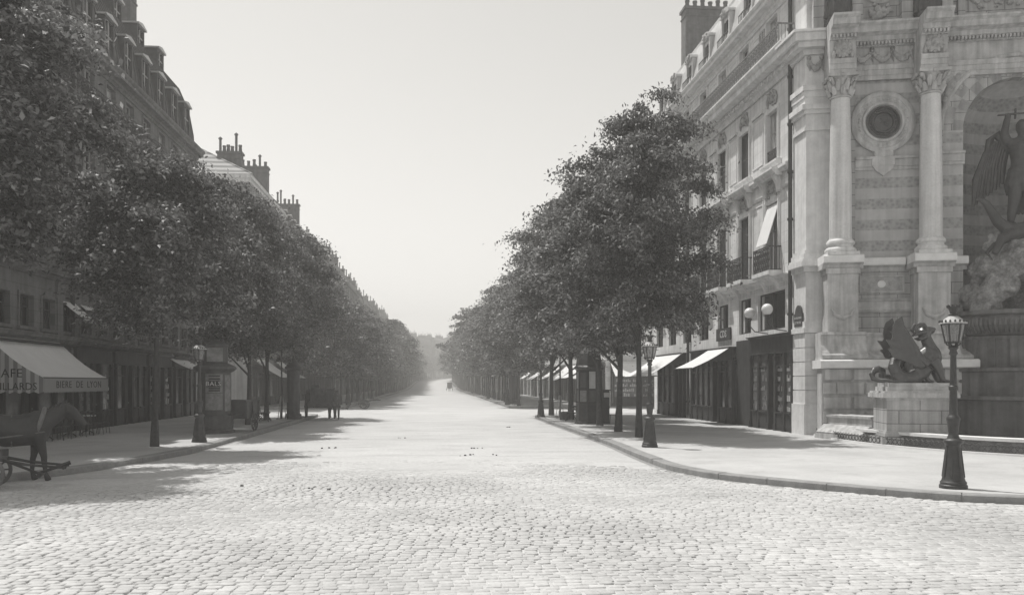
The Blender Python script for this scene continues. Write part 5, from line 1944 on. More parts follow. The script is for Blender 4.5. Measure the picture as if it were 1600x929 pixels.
# ------------------------------------------------------------------ rows of houses up the street
def row_house(name, label, X, side, y0, y1, zc, floors=5, shops=True, wallm="old_stone", roofm="slate", roof_h=3.2, group=None, near=True, seed=0, chim=2, depth_b=11, tall=1):
    rr = random.Random(seed)
    W = y1 - y0
    z = zt((y0 + y1) / 2)
    ym = (y0 + y1) / 2
    if side < 0:
        t_ = thing(name, label, "building", (X + bx(ym), y0, z), PI / 2 - math.atan(0.0022 * max(0, ym - 370)), group)
    else:
        t_ = thing(name, label, "building", (X + bx(ym), y1, z), -PI / 2 - math.atan(0.0022 * max(0, ym - 370)), group)
    nb_ = max(2, round(W / 3.0))
    bw = W / nb_
    fh = (zc - 4.2) / (floors - 1)
    ops = []
    for f_ in range(floors - 1):
        z0 = 4.2 + f_ * fh + 0.55
        for k in range(nb_):
            xc = (k + 0.5) * bw
            ops.append((xc - 0.58, xc + 0.58, z0, z0 + fh - 1.1))
    sh_ops = []
    if shops:
        ns_ = max(1, round(W / 5.5))
        for k in range(ns_):
            sh_ops.append((k * W / ns_ + 0.4, (k + 1) * W / ns_ - 0.4, 0.1, 3.6))
    m = MB()
    m.facade(0, W, -0.1, zc, ops + sh_ops, 0.22)
    m.quad((W, 0, -.1), (W, depth_b, -.1), (W, depth_b, zc), (W, 0, zc))
    m.quad((0, depth_b, -.1), (0, 0, -.1), (0, 0, zc), (0, depth_b, zc))
    m.quad((0, 0.7, -.1), (W, 0.7, -.1), (W, 0.7, zc), (0, 0.7, zc))
    m.quad((W, depth_b, -.1), (0, depth_b, -.1), (0, depth_b, zc), (W, depth_b, zc))
    m.prof(cornice_profile(zc - 0.35, zc + 0.15, 0.5, 0.2), -0.1, W + 0.1)
    m.prof(cornice_profile(3.9, 4.2, 0.25), 0, W)
    m.prof(cornice_profile(zc - fh - 0.3, zc - fh, 0.5), 0, W)
    wl_ = m.build("wall", wallm, t_)
    if near:
        for a, b_, z0, z1 in ops:
            window(t_, a, b_, z0, z1, 0.2)
        for j, (a, b_, _, _) in enumerate(sh_ops):
            shopfront(t_, a, b_, 3.65, [(0.04, 0.34), (0.56, 0.96)], (0.36, 0.54), 0.6, z0=0.14, rnd=rr, goods=False)
        r_ = MB()
        iron_panel(r_, 0, W, -0.42, zc - fh, zc - fh + 0.9, 0.6)
        r_.build("long_balcony_railing", "iron", t_)
    else:
        for a, b_, z0, z1 in ops + sh_ops:
            g = MB()
            g.quad((a, 0.2, z0), (b_, 0.2, z0), (b_, 0.2, z1), (a, 0.2, z1))
            g.build("window", "glass", t_)
    r_ = MB()
    r_.prism([(0, 0.1, zc + 0.15), (0, 0.4, zc + roof_h * 0.6), (0, 1.6, zc + roof_h), (0, depth_b / 2, zc + roof_h + 0.8), (0, depth_b - 1, zc + roof_h * 0.8), (0, depth_b, zc + 0.15)], (W, 0, 0))
    ro = r_.build("roof", roofm, t_)
    if near:
        for k in range(nb_):
            dormer(t_, (k + 0.5) * bw, 0.05, zc + 0.25, 1.1, 1.5, 1.2)
    for k in range(chim):
        xc = (0.06 + 0.9 * k / max(1, chim - 1)) * W if chim > 1 else W * 0.9
        y_ = rr.uniform(1.2, 2.4)
        chimney(t_, max(0.05, xc - 0.35), max(0.75, xc + 0.35), y_, y_ + rr.uniform(2.4, 4.2), zc, zc + roof_h + rr.uniform(1.0, 2.2), 5, "chimney_brick", rr, tall)
    return t_


# left beyond the cross street: a corner house with a hipped tile roof first
c2 = thing("corner_house", "plain pale corner house with hipped tile roof and tall chimney stack beyond the cross street", "building", (-15.3, 72.5, 0), PI / 2)
W2, D2, Z2 = 17.0, 13.0, 18.9
m = MB()
ops = []
for f_ in range(5):
    for k in range(5):
        ops.append((1.3 + k * 3.2, 2.4 + k * 3.2, 4.6 + f_ * 2.85, 6.5 + f_ * 2.85))
m.facade(0, W2, 0.02, Z2, ops + [(0.5, 5, 0.05, 3.6), (6, 11, 0.05, 3.6), (12, 16.4, 0.05, 3.6)], 0.22)
side_ops = []
for f_ in range(5):
    for k in range(3):
        side_ops.append((2.0 + k * 3.8, 3.1 + k * 3.8, 4.6 + f_ * 2.85, 6.5 + f_ * 2.85))
m2 = MB(tf=lambda p_: (p_[1], D2 - p_[0], p_[2]))
m2.facade(0, D2, 0.02, Z2, side_ops, 0.22)
m.add(m2.v, m2.f)
m.quad((W2, 0, 0.02), (W2, D2, 0.02), (W2, D2, Z2), (W2, 0, Z2))
m.quad((0.7, 0.7, 0.02), (W2, 0.7, 0.02), (W2, 0.7, Z2), (0.7, 0.7, Z2))
m.quad((0.7, D2, 0.02), (0.7, 0.7, 0.02), (0.7, 0.7, Z2), (0.7, D2, Z2))
wl = m.build("wall", "plain_render", c2)
m = MB()
m.box(-0.35, W2, -0.35, D2, Z2, Z2 + 0.3)
m.box(-0.2, W2, -0.2, D2, Z2 - 0.3, Z2)
m.build("cornice", "trim_stone", wl)
for a, b_, z0, z1 in ops:
    window(c2, a, b_, z0, z1, 0.2)
for a, b_, z0, z1 in side_ops:
    w_ = window(c2, a, b_, z0, z1, 0.2)
    w_.rotation_euler = (0, 0, -PI / 2)
    w_.location = (0, D2, 0)
for a, b_ in ((0.5, 5), (6, 11), (12, 16.4)):
    shopfront(c2, a, b_, 3.65, [(0.04, 0.34), (0.56, 0.96)], (0.36, 0.54), 0.6, rnd=rn, goods=False)
m = MB()
e = -0.4
A, B, C, D_ = (e, e, Z2 + 0.3), (W2, e, Z2 + 0.3), (W2, D2 + .3, Z2 + 0.3), (e, D2 + .3, Z2 + 0.3)
r1, r2 = (5.0, 5.0, Z2 + 3.6), (W2, 5.0, Z2 + 3.6)
m.add([A, B, C, D_, r1, r2], [(0, 1, 5, 4), (2, 3, 4, 5), (3, 0, 4), (1, 2, 5), (3, 2, 1, 0)])
m.path([A, r1], 0.09, 6)
m.path([r1, D_], 0.09, 6)
m.build("roof", "tile_roof", c2)
chimney(c2, 3.0, 3.9, 1.2, 3.2, Z2, 21.7, 6, "chimney_brick", rn, 1)
chimney(c2, 12.5, 13.4, 0.8, 4.0, Z2, 22.8, 6, "chimney_brick", rn, 1)

yy = 89.5
k = 0
rl_ = random.Random(21)
while yy < 640:
    w = rl_.choice((14, 17, 19, 22))
    if yy < 200:
        zc = rl_.uniform(17, 19.5)
        lab = ["tall stone house with chimneys showing above the trees, next to the hipped corner house",
               "stone house with slate roof showing above the trees, second past the hipped corner house",
               "stone house with slate roof showing above the trees, third past the hipped corner house",
               "stone house with slate roof showing above the trees, fourth past the hipped corner house",
               "stone house with slate roof showing above the trees, fifth past the hipped corner house",
               "stone house with slate roof showing above the trees, sixth past the hipped corner house",
               "stone house with slate roof showing above the trees, seventh past the hipped corner house",
               "stone house showing above the trees, eighth past the hipped corner house"][min(k, 7)]
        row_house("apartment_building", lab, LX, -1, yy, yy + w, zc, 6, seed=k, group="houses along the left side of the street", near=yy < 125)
    else:
        row_house("apartment_building", "hazy house far up the street behind the kerbside trees", LX, -1, yy, yy + w, rl_.uniform(17.5, 20.5), 6, seed=k, group="hazy houses far up the street", near=False)
    yy += w + 0.02
    k += 1
    if 260 < yy < 266: yy += 10

yy = 73.5
k = 0
while yy < 460:
    w = rl_.choice((14, 17, 19, 22))
    if yy < 140:
        lab = ["shaded shop house across the side street past the poster kiosk, behind the trees", "shop house behind the trees, second past the side street on the fountain side", "shop house behind the trees, third past the side street on the fountain side", "shop house behind the trees, fourth past the side street on the fountain side", "shop house behind the trees, fifth past the side street on the fountain side"][min(k, 4)]
        row_house("apartment_building", lab, RB_X, 1, yy, yy + w, rl_.uniform(16.5, 18), 6, wallm="facade_stone", seed=50 + k, group="houses along the right side of the street", near=yy < 100)
    else:
        row_house("apartment_building", "hazy house far up the street behind the kerbside trees", RB_X, 1, yy, yy + w, rl_.uniform(16, 18), 6, wallm="facade_stone", seed=50 + k, group="hazy houses far up the street", near=False)
    if k == 0:
        rh = [o for o in COL.objects if o.get("label", "").startswith("shaded shop house across")][0]
        so_ = shopfront(rh, 0.0, 8.5, 3.9, [(0.03, 0.3), (0.32, 0.5), (0.7, 0.96)], (0.53, 0.67), 0.6, rnd=rn)
        so_.rotation_euler = (0, 0, PI / 2)
        so_.location = (w, 0.4, 0)
        aw_ = awning("shop_awning", "pale awning facing the side street, between the kiosk and the trunk beside it", "awnings over the shops", 16.9, -1, -2.9, 2.9, 4.0, 2.3, 2.7)
        aw_.location = (17.9, 73.3, 0)
        aw_.rotation_euler = (0, 0, PI / 2)
        hw = MB()
        for f_ in range(4):
            for q_ in range(3):
                x_, z_ = 1.6 + q_ * 3.4, 4.9 + f_ * 2.7
                hw = MB()
                hw.box(w + 0.005, w + 0.05, x_ - 0.1, x_ + 1.2, z_ - 0.12, z_ - 0.02)
                hw.box(w + 0.005, w + 0.035, x_ - 0.08, x_, z_, z_ + 1.85)
                hw.box(w + 0.005, w + 0.035, x_ + 1.1, x_ + 1.18, z_, z_ + 1.85)
                hw.box(w + 0.005, w + 0.03, x_ + 0.52, x_ + 0.58, z_, z_ + 1.85)
                hwo = hw.build("window", "pale_paint", rh)
                hw = MB()
                hw.quad((w + 0.008, x_, z_), (w + 0.008, x_ + 1.1, z_), (w + 0.008, x_ + 1.1, z_ + 1.85), (w + 0.008, x_, z_ + 1.85))
                hw.build("pane", "glass", hwo)
    yy += w + 0.02
    k += 1
for i, (y0, y1, zl) in enumerate(((74.2, 79.5, 2.5), (81, 85.5, 2.6), (88, 95, 2.4), (99, 104, 2.5), (112, 118, 2.5), (126, 131, 2.5))):
    awning("shop_awning", ["pale awning on the far corner of the side street, seen behind the poster kiosk", "pale awning between the kiosk and the thin sapling", "pale sloping awning right behind the dark lamp post and tree", "pale awning up the street, second behind the lamp post and tree", "small pale awning far up the shady pavement", "faint pale awning farthest up the shady pavement"][i], "awnings over the shops", 14.5, -1, y0, y1, 4.0, 2.2, zl)
for i, (y0, y1) in enumerate(((74, 80), (84, 88))):
    awning("shop_awning", ["grey awning in the shade beyond the cross street opposite the fountain", "grey awning in the shade behind the kerbside tree with a bench"][i], "awnings over the shops", -15.2, 1, y0, y1, 4.2, 2.4, 2.6)

# ------------------------------------------------------------------ trees
def leaf_mesh(name, seed, h, r, z0, nleaf, size, nclump, material="foliage", flat=0.45, gap=0.0):
    rs = np.random.RandomState(seed)
    cz = (z0 + h) / 2 + 0.2
    hz = (h - z0) / 2
    # uneven outline: a few big lobes push the surface out or in
    lob = [(rs.rand() * 2 * PI, rs.uniform(-0.8, 0.8), rs.uniform(-0.3, 0.36)) for _ in range(14)]
    C = []
    while len(C) < nclump:
        d = rs.randn(3)
        d /= np.linalg.norm(d)
        rad = rs.uniform(0.25, 1.0) ** 0.6
        k = 1.0
        for a, e, amp in lob:
            dd = np.array([math.cos(a) * math.cos(e), math.sin(a) * math.cos(e), math.sin(e)])
            k += amp * max(0, d @ dd) ** 5
        taper = 1.0 - 0.32 * max(0, d[2]) ** 1.5
        p = d * rad * k * np.array([r * taper, r * taper, hz])
        p[2] += cz
        if p[2] < z0 - 0.3 + 0.25 * rs.rand(): continue
        C.append(np.append(p, rs.uniform(0.6, 1.25)))
    C = np.array(C)
    w = C[:, 3] ** 2
    which = rs.choice(len(C), nleaf, p=w / w.sum())
    S = C[which, 3:4]
    # sprays: clumps drawn out along an outward, drooping axis
    out = C[which, :3] - np.array([0, 0, cz])
    out[:, 2] = 0
    out /= (np.linalg.norm(out, axis=1, keepdims=True) + 1e-6)
    g = rs.randn(nleaf, 3) * 0.34
    along = rs.randn(nleaf, 1) * 0.5
    P = C[which, :3] + S * (g * np.array([0.8, 0.8, flat]) + out * along)
    P[:, 2] -= 0.22 * along[:, 0] ** 2 * S[:, 0] + 0.12 * np.maximum(0, along[:, 0]) * S[:, 0]
    strays = rs.rand(nleaf) < 0.03
    P[strays] += rs.randn(strays.sum(), 3) * 0.25
    N = rs.randn(nleaf, 3) * 0.55 + np.array([0, 0, 0.75]) + out * 0.35
    N /= np.linalg.norm(N, axis=1, keepdims=True)
    T = np.cross(N, rs.randn(nleaf, 3))
    T /= np.linalg.norm(T, axis=1, keepdims=True)
    B = np.cross(N, T)
    L = size * rs.uniform(0.6, 1.35, (nleaf, 1))
    Wd = L * rs.uniform(0.45, 0.65, (nleaf, 1))
    dro = N * (-0.18) * L
    V = np.stack([P - T * L * 0.6 + dro, P + B * Wd * 0.6 - T * L * 0.08, P + T * L * 0.7 + dro, P - B * Wd * 0.6 - T * L * 0.08], 1).reshape(-1, 3)
    me = bpy.data.meshes.new(name)
    me.vertices.add(nleaf * 4)
    me.vertices.foreach_set("co", V.reshape(-1))
    me.loops.add(nleaf * 4)
    me.loops.foreach_set("vertex_index", np.arange(nleaf * 4))
    me.polygons.add(nleaf)
    me.polygons.foreach_set("loop_start", np.arange(nleaf) * 4)
    me.update(calc_edges=True)
    me.materials.append(MATS[material])
    at = me.attributes.new("leaf", 'FLOAT', 'FACE')
    at.data.foreach_set("value", np.clip(np.exp(rs.randn(nleaf) * 0.5), 0.35, 2.4))
    return me, C


def trunk_mesh(seed, h, z0, C, r0=0.14, n_limbs=9, sides=9):
    rr = random.Random(seed)
    m = MB()
    lean = (rr.uniform(-.12, .12), rr.uniform(-.12, .12))
    pts, rad = [], []
    top = h * 0.72
    for k in range(9):
        u = k / 8
        pts.append((lean[0] * u * 2 + 0.05 * math.sin(u * 5 + seed), lean[1] * u * 2 + 0.05 * math.cos(u * 4 + seed), -0.05 + u * top))
        rad.append((r0 * 1.35 if k == 0 else r0 * (1.02 - 0.75 * u)))
    m.path(pts, rad, sides)
    idx = list(range(len(C)))
    rr.shuffle(idx)
    for i in idx[:n_limbs]:
        c = C[i]
        zb = max(z0 - 0.6, min(top * 0.95, c[2] - rr.uniform(1.0, 2.2)))
        u = zb / top
        b_ = (lean[0] * u * 2, lean[1] * u * 2, zb)
        mid = (b_[0] * 0.5 + c[0] * 0.5 + rr.uniform(-.15, .15), b_[1] * 0.5 + c[1] * 0.5 + rr.uniform(-.15, .15), b_[2] * 0.45 + c[2] * 0.55 + 0.25)
        rb_ = r0 * (1.0 - 0.75 * u) * 0.55 + 0.01
        m.path([b_, mid, tuple(c[:3])], [rb_, rb_ * 0.6, 0.012], 6)
    return m


def make_tree(seed, h, r, z0, nleaf, size, nclump, r0=0.14, limbs=12, material="foliage"):
    t_ = thing("street_tree", "tree", "tree", (0, 0, 0), 0)
    me, C = leaf_mesh("crown", seed, h, r, z0, nleaf, size, nclump, material)
    tm = trunk_mesh(seed, h, z0, C, r0, limbs)
    tm.build("trunk", "bark", t_, smooth=True)
    link("crown", me, t_)
    return t_


NEAR = [make_tree(31, 13.5, 3.4, 4.5, 88000, 0.14, 170, 0.14, 20), make_tree(32, 10.0, 2.7, 3.5, 46000, 0.14, 105, 0.13, 18), make_tree(33, 11.4, 2.9, 3.1, 56000, 0.145, 125, 0.14, 18),
        make_tree(34, 12.7, 2.9, 3.5, 62000, 0.14, 125, 0.155, 18), make_tree(35, 12.0, 2.8, 3.2, 58000, 0.145, 118, 0.14, 18)]
MID = [make_tree(41, 12.0, 3.2, 3.0, 24000, 0.21, 110, 0.13, 12), make_tree(42, 12.9, 3.4, 3.1, 26000, 0.21, 115, 0.13, 12), make_tree(43, 11.2, 3.1, 2.9, 22000, 0.21, 100, 0.13, 12)]
FAR = [make_tree(51, 12.2, 3.6, 3.3, 8000, 0.38, 100, 0.15, 5), make_tree(52, 13.2, 3.7, 3.4, 8400, 0.38, 100, 0.15, 5)]
used = set()
rt = random.Random(9)


def place_tree(proto, x, y, rz, label, group, sc=(1, 1, 1), z=KERB):
    o = place_upright(proto, x, y, rz, label, group, sc, z)
    o.rotation_euler = (rt.uniform(-.03, .03), rt.uniform(-.03, .03), rz)
    return o


def place_upright(proto, x, y, rz, label, group, sc=(1, 1, 1), z=KERB):
    if id(proto) not in used:
        used.add(id(proto))
        proto.location = (x, y, z)
        proto.rotation_euler = (0, 0, rz)
        proto.scale = sc
        proto["label"] = label
        proto["group"] = group
        return proto
    return dup(proto, (x, y, z), rz, label, group, sc)


GL, GR = "street trees along the left kerb", "street trees along the right kerb"
left_near = [
    (0, -11.7, 22.6, 0.4, (1, 1, 1), "big tree with its trunk out of the picture, dark leaves over the cafe awning"),
    (1, -8.95, 28.7, 2.0, (0.72, 0.9, 0.97), "tree with bare dark trunk on the pavement before the striped cafe awning"),
    (2, -9.2, 37.6, 0.2, (0.72, 0.9, 0.9), "tree rising behind the theatre poster kiosk"),
    (4, -9.1, 43.0, 3.2, (0.78, 0.95, 0.92), "tree behind the boxed handcart on the left pavement"),
    (3, -9.15, 48.1, 3.1, (0.8, 0.92, 0.93), "straight tree with a bench at its foot, before the cross street"),
    (2, -8.5, 54.0, 3.4, (0.9, 1.0, 1), "last tree before the cross street, over the loaded cart"),
]
for i, x, y, rz, sc, lab in left_near:
    place_tree(NEAR[i], x, y, rz, lab, GL, sc)
right_near = [
    (3, 7.6, 32.0, 1.0, (0.78, 0.78, 1), "tall tree with a thick dark trunk right beside the middle street lamp"),
    (4, 7.62, 35.6, 3.3, (1, 1, 1.0), "tree whose trunk stands between the kiosk and the trunk by the middle lamp"),
    (2, 7.85, 41.0, 5.2, (1.0, 1.0, 1.06), "tree with its trunk in front of the domed newspaper kiosk"),
    (3, 7.5, 47.5, 2.4, (1.0, 1.0, 0.98), "tree just beyond the domed newspaper kiosk, bucket at its foot"),
    (4, 7.3, 54.0, 0.2, (1.05, 1.05, 1.06), "last tree at the corner of the side street next to the dark lamp post"),
]
for i, x, y, rz, sc, lab in right_near:
    place_tree(NEAR[i], x, y, rz, lab, GR, sc)
ordn = ["first", "second", "third", "fourth", "fifth", "sixth"]
rt = random.Random(9)
for side in (-1, 1):
    y = 75.5
    k = 0
    while y < (640 if side < 0 else 480):
        X = (-8.7 if side < 0 else 7.5) + bx(y) + rt.uniform(-.15, .15)
        s = rt.uniform(0.92, 1.08) * (1.0 if side < 0 else (1.06 if y > 90 else 1.0))
        if k < 6:
            lab = "%s kerbside tree past the %s" % (ordn[k], "cross street on the cafe side" if side < 0 else "side street on the kiosk side")
        else:
            lab = "hazy kerbside tree in the long row up the street, %s side" % ("cafe" if side < 0 else "fountain")
        pr = MID[k % 3] if y < 150 else FAR[k % 2]
        low = side < 0 and y < 150
        place_tree(pr, X, y + rt.uniform(-.3, .3), rt.uniform(0, 6.28), lab, ("trees past the cross street, cafe side" if side < 0 else "trees past the side street, fountain side") if k < 6 else "hazy trees in the far rows", (s * rt.uniform(.95, 1.08) * (.82 if low else 1), s * rt.uniform(.95, 1.08), s * rt.uniform(.94, 1.06) * (.84 if low else 1)), KERB + zt(y))
        y += 5.2 if y < 300 else 6.5
        k += 1


def sapling(x, y, label):
    t_ = thing("sapling", label, "young tree", (x, y, KERB), 0, "thin saplings in tree guards")
    m = MB()
    m.path([(0, 0, -0.05), (0.03, 0.02, 1.5), (0.0, 0.0, 3.2), (0.04, 0, 5.0)], [0.06, 0.05, 0.04, 0.015], 7)
    m.build("trunk", "bark", t_, smooth=True)
    me, C = leaf_mesh("crown", int(abs(x * 100)), 6.4, 1.2, 3.6, 2200, 0.2, 30)
    link("crown", me, t_)
    g = MB()
    for k in range(3):
        an = k * 2 * PI / 3 + 0.4
        g.tube((0.28 * math.cos(an), 0.28 * math.sin(an), 0), (0.06 * math.cos(an), 0.06 * math.sin(an), 1.3), 0.02, n=5)
    g.lathe([(0.3, 0), (0.3, 0.03), (0.26, 0.03)], (0, 0, 0.02), 12)
    g.build("tree_guard", "pale_paint", t_)


sapling(7.4, 51.0, "thin sapling with a little tree guard between kiosk and dark lamp post")
sapling(-8.5, 48.9, "thin sapling with a splayed tree guard before the pale awning, cafe side")


# ------------------------------------------------------------------ street lamps
def make_lamp(label, loc, rz=0.0):
    t_ = thing("street_lamp", label, "street lamp", loc, rz, "iron gas street lamps")
    m = MB()
    m.lathe([(0.255, 0), (0.255, 0.06), (0.235, 0.08), (0.24, 0.12), (0.215, 0.15), (0.2, 0.2), (0.165, 0.45), (0.135, 0.78), (0.13, 0.84), (0.17, 0.88), (0.175, 0.93), (0.15, 0.96), (0.13, 0.97)], n=20)
    for k in range(8):
        an = k * PI / 4
        m.path([(0.195 * math.cos(an), 0.195 * math.sin(an), 0.22), (0.134 * math.cos(an), 0.134 * math.sin(an), 0.8)], [0.016, 0.01], 5)
    m.build("base", "lamp_iron", t_, smooth=True)
    m = MB()
    m.lathe([(0.12, 0.96), (0.1, 1.02), (0.085, 1.06), (0.095, 1.1), (0.115, 1.3), (0.125, 1.33), (0.125, 1.37), (0.1, 1.4), (0.075, 1.45), (0.07, 1.9), (0.085, 1.92), (0.085, 1.98), (0.065, 2.0), (0.055, 2.58), (0.085, 2.62), (0.06, 2.68), (0.1, 2.74), (0.05, 2.78)], n=16)
    m.bar((-0.28, 0, 2.5), (0.28, 0, 2.5), 0.025) if False else None
    m.build("post", "lamp_iron", t_, smooth=True)
    m = MB()
    hx = lambda r_, z_: [(r_ * math.cos(k * PI / 3 + PI / 6), r_ * math.sin(k * PI / 3 + PI / 6), z_) for k in range(6)]
    lo, hi = hx(0.145, 2.84), hx(0.215, 3.2)
    for a, b_ in zip(lo, hi):
        m.bar(a, b_, 0.028)
        m.path([(a[0], a[1], 2.86), (a[0] * 0.8, a[1] * 0.8, 2.8), (0, 0, 2.72)], 0.016, 5)
    for ringp in (lo, hi):
        for k in range(6):
            m.bar(ringp[k], ringp[(k + 1) % 6], 0.03)
    for k in range(18):
        an = k * PI / 9
        m.ell((0.245 * math.cos(an), 0.245 * math.sin(an), 3.245), (0.022, 0.022, 0.03), 5, 4)
    lo_ = m.build("lantern", "lamp_iron", t_)
    g = MB()
    for k in range(6):
        g.quad(lo[k], lo[(k + 1) % 6], hi[(k + 1) % 6], hi[k])
    g.build("glass", "lamp_glass", lo_)
    c = MB()
    c.lathe([(0.255, 3.2), (0.255, 3.225), (0.225, 3.24), (0.13, 3.32), (0.08, 3.35)], n=12, ph=PI / 6)
    c.build("lantern_roof", "pale_paint", lo_)
    c = MB()
    c.lathe([(0.08, 3.34), (0.09, 3.38), (0.06, 3.4), (0.075, 3.46), (0.11, 3.53), (0.02, 3.5)], n=12)
    for k in range(8):
        an = k * PI / 4
        c.ell((0.105 * math.cos(an), 0.105 * math.sin(an), 3.54), (0.02, 0.02, 0.035), 5, 4)
    c.build("lantern_crown", "lamp_iron", lo_)
    b_ = MB()
    b_.lathe([(0.02, 2.86), (0.03, 3.0), (0.05, 3.04), (0.02, 3.12)], n=8)
    b_.build("burner", "leather", lo_)
    return t_


lamp0 = make_lamp("iron street lamp on the bare corner kerb in front of the dragon pedestal", (10.07, 16.03, KERB), 0.1)
dup(lamp0, (6.81, 27.04, KERB), 0.3, "iron street lamp on the right kerb beside the thick tree trunk")
dup(lamp0, (-8.12, 30.7, KERB), 0.2, "iron street lamp in front of the theatre poster kiosk")
dup(lamp0, (6.27, 51.1, KERB), 0.0, "dark iron street lamp at the corner of the side street")
for k, y in enumerate((79, 108)):
    dup(lamp0, (6.6, y, KERB), 0.4, ["iron street lamp past the side street, first on the fountain side", "iron street lamp past the side street, second on the fountain side"][k])
    dup(lamp0, (-7.9, y + 1, KERB), 0.4, ["iron street lamp past the cross street, first on the cafe side", "iron street lamp past the cross street, second on the cafe side"][k])


# ------------------------------------------------------------------ kiosks and columns
def ngon(n, r, ph=0.0):
    return [(r * math.cos(2 * PI * k / n + ph), r * math.sin(2 * PI * k / n + ph)) for k in range(n)]


def news_kiosk(loc, rz):
    t_ = thing("newspaper_kiosk", "dark octagonal newspaper kiosk with domed roof under the right-hand trees", "kiosk", loc, rz)
    n, ph = 8, PI / 8
    m = MB()
    r = 0.62
    m.lathe([(r + 0.12, 0), (r + 0.12, 0.05), (r + 0.05, 0.12), (r + 0.02, 0.3), (r, 0.95), (r + 0.04, 0.97), (r + 0.04, 1.02), (r, 1.04)], n=n, ph=ph)
    m.lathe([(r - 0.03, 1.0), (r - 0.03, 2.72)], n=n, ph=ph)
    for x, y in ngon(n, r, ph):
        m.tube((x, y, 0.1), (x, y, 2.8), 0.035, n=6)
        m.ell((x, y, 1.08), 0.06, 6, 4)
        m.ell((x, y, 2.78), 0.07, 6, 4)
    m.build("body", "dark_wood", t_)
    m = MB()
    m.lathe([(r + 0.06, 2.68), (r + 0.14, 2.76), (r + 0.14, 2.82), (r + 0.05, 2.9), (r, 3.2), (r * 0.86, 3.5), (r * 0.58, 3.75), (r * 0.25, 3.92), (0.1, 3.98), (0.12, 4.02), (0.06, 4.08), (0.08, 4.15), (0.02, 4.28)], n=n, ph=ph)
    m.build("dome", "iron", t_)
    for k in range(n):
        an = 2 * PI * (k + 0.5) / n + ph
        c_, s_ = math.cos(an), math.sin(an)
        rr_ = r * math.cos(PI / n)
        def pan(w, z0, z1, mat_, nm, off=0.012):
            p_ = MB()
            p_.obox(((rr_ + off) * c_, (rr_ + off) * s_, (z0 + z1) / 2), (-s_ * w, c_ * w, 0), (c_ * 0.012, s_ * 0.012, 0), (0, 0, (z1 - z0) / 2))
            return p_.build(nm, mat_, t_)
        if k % 2:
            pan(0.16, 1.75, 2.6, "pale_poster" if k == 5 else "poster", "poster")
        else:
            pan(0.17, 1.8, 2.55, "grey_wood", "panel")
        pan(0.18, 1.1, 1.66, "grey_wood" if k % 2 else "poster", "panel")
    s_ = MB()
    s_.box(0.62, 0.98, -0.3, 0.3, 0.0, 1.65)
    s_.box(0.6, 1.02, -0.34, 0.34, 1.65, 1.7)
    so_ = s_.build("side_stand", "dark_wood", t_)
    q_ = MB()
    q_.box(0.68, 0.95, -0.314, -0.302, 1.32, 1.55)
    q_.build("poster", "pale_poster", so_)


news_kiosk((7.7, 42.9, KERB), 0.1)


def poster_kiosk(loc, rz):
    t_ = thing("poster_kiosk", "theatre poster kiosk with squat column, lettered bill and smaller drum on top", "kiosk", loc, rz)
    m = MB()
    m.lathe([(0.78, 0), (0.78, 0.12), (0.7, 0.16), (0.68, 0.7), (0.62, 0.74), (0.615, 2.5)], n=24)
    m.build("column", "grey_wood", t_, smooth=True)
    m = MB()
    m.lathe([(0.62, 2.46), (0.7, 2.5), (0.84, 2.6), (0.84, 2.68), (0.7, 2.76), (0.5, 2.84)], n=24)
    m.build("cornice", "grey_wood", t_, smooth=True)
    m = MB()
    m.lathe([(0.5, 2.8), (0.5, 3.5), (0.55, 3.54), (0.55, 3.6), (0.3, 3.75), (0.05, 3.82)], n=20)
    m.build("drum", "grey_wood", t_, smooth=True)
    for i, (a0, a1, z0, z1, mt) in enumerate(((-2.2, -1.1, 0.95, 1.62, "poster"), (-2.2, -1.1, 1.64, 2.4, "poster"), (-0.95, -0.3, 0.9, 2.36, "poster"), (-3.0, -2.3, 0.95, 2.4, "grey_wood"), (0.0, 1.0, 0.9, 2.4, "poster"), (1.2, 2.4, 1.0, 2.4, "poster"))):
        p_ = MB()
        n = 10
        for k in range(n):
            b0, b1 = a0 + (a1 - a0) * k / n, a0 + (a1 - a0) * (k + 1) / n
            p_.quad((0.632 * math.cos(b0), 0.632 * math.sin(b0), z0), (0.632 * math.cos(b1), 0.632 * math.sin(b1), z0), (0.632 * math.cos(b1), 0.632 * math.sin(b1), z1), (0.632 * math.cos(b0), 0.632 * math.sin(b0), z1))
        po_ = p_.build("poster", mt, t_)
        if i == 1:
            l_ = MB()
            l_.box(-0.34, 0.2, -0.66, -0.64, 1.88, 2.12)
            lb_ = l_.build("title_bar", "lettering", po_)
            lettering("BALS", 0.25, po_, (-0.07, -0.664, 2.0), (PI / 2, 0, 0.0), "pale_poster", 1.1)
            for k, z in enumerate((2.32, 2.2, 1.82, 1.73)):
                l_ = MB()
                l_.bar((-0.25, -0.655, z), (0.18, -0.655, z), 0.02, 0.05)
                l_.build("print_line", "lettering", po_)
    p_ = MB()
    p_.box(-0.32, 0.3, -0.53, -0.5, 2.9, 3.45)
    p_.build("poster", "poster", t_)


poster_kiosk((-8.95, 36.2, KERB), 0.25)


def ad_column(loc, label, h=3.3, r=0.36):
    t_ = thing("street_column", label, "column", loc, 0.3, "dark round columns on the pavements")
    m = MB()
    m.lathe([(r + 0.1, 0), (r + 0.1, 0.25), (r + 0.02, 0.32), (r, 0.4), (r, h - 0.55)], n=20)
    m.build("shaft", "grey_wood", t_, smooth=True)
    m = MB()
    m.lathe([(r, h - 0.56), (r + 0.12, h - 0.48), (r + 0.12, h - 0.38), (r, h - 0.3), (r * 0.75, h - 0.1), (0.1, h), (0.02, h + 0.2)], n=20)
    m.build("cap", "iron", t_, smooth=True)
    return t_


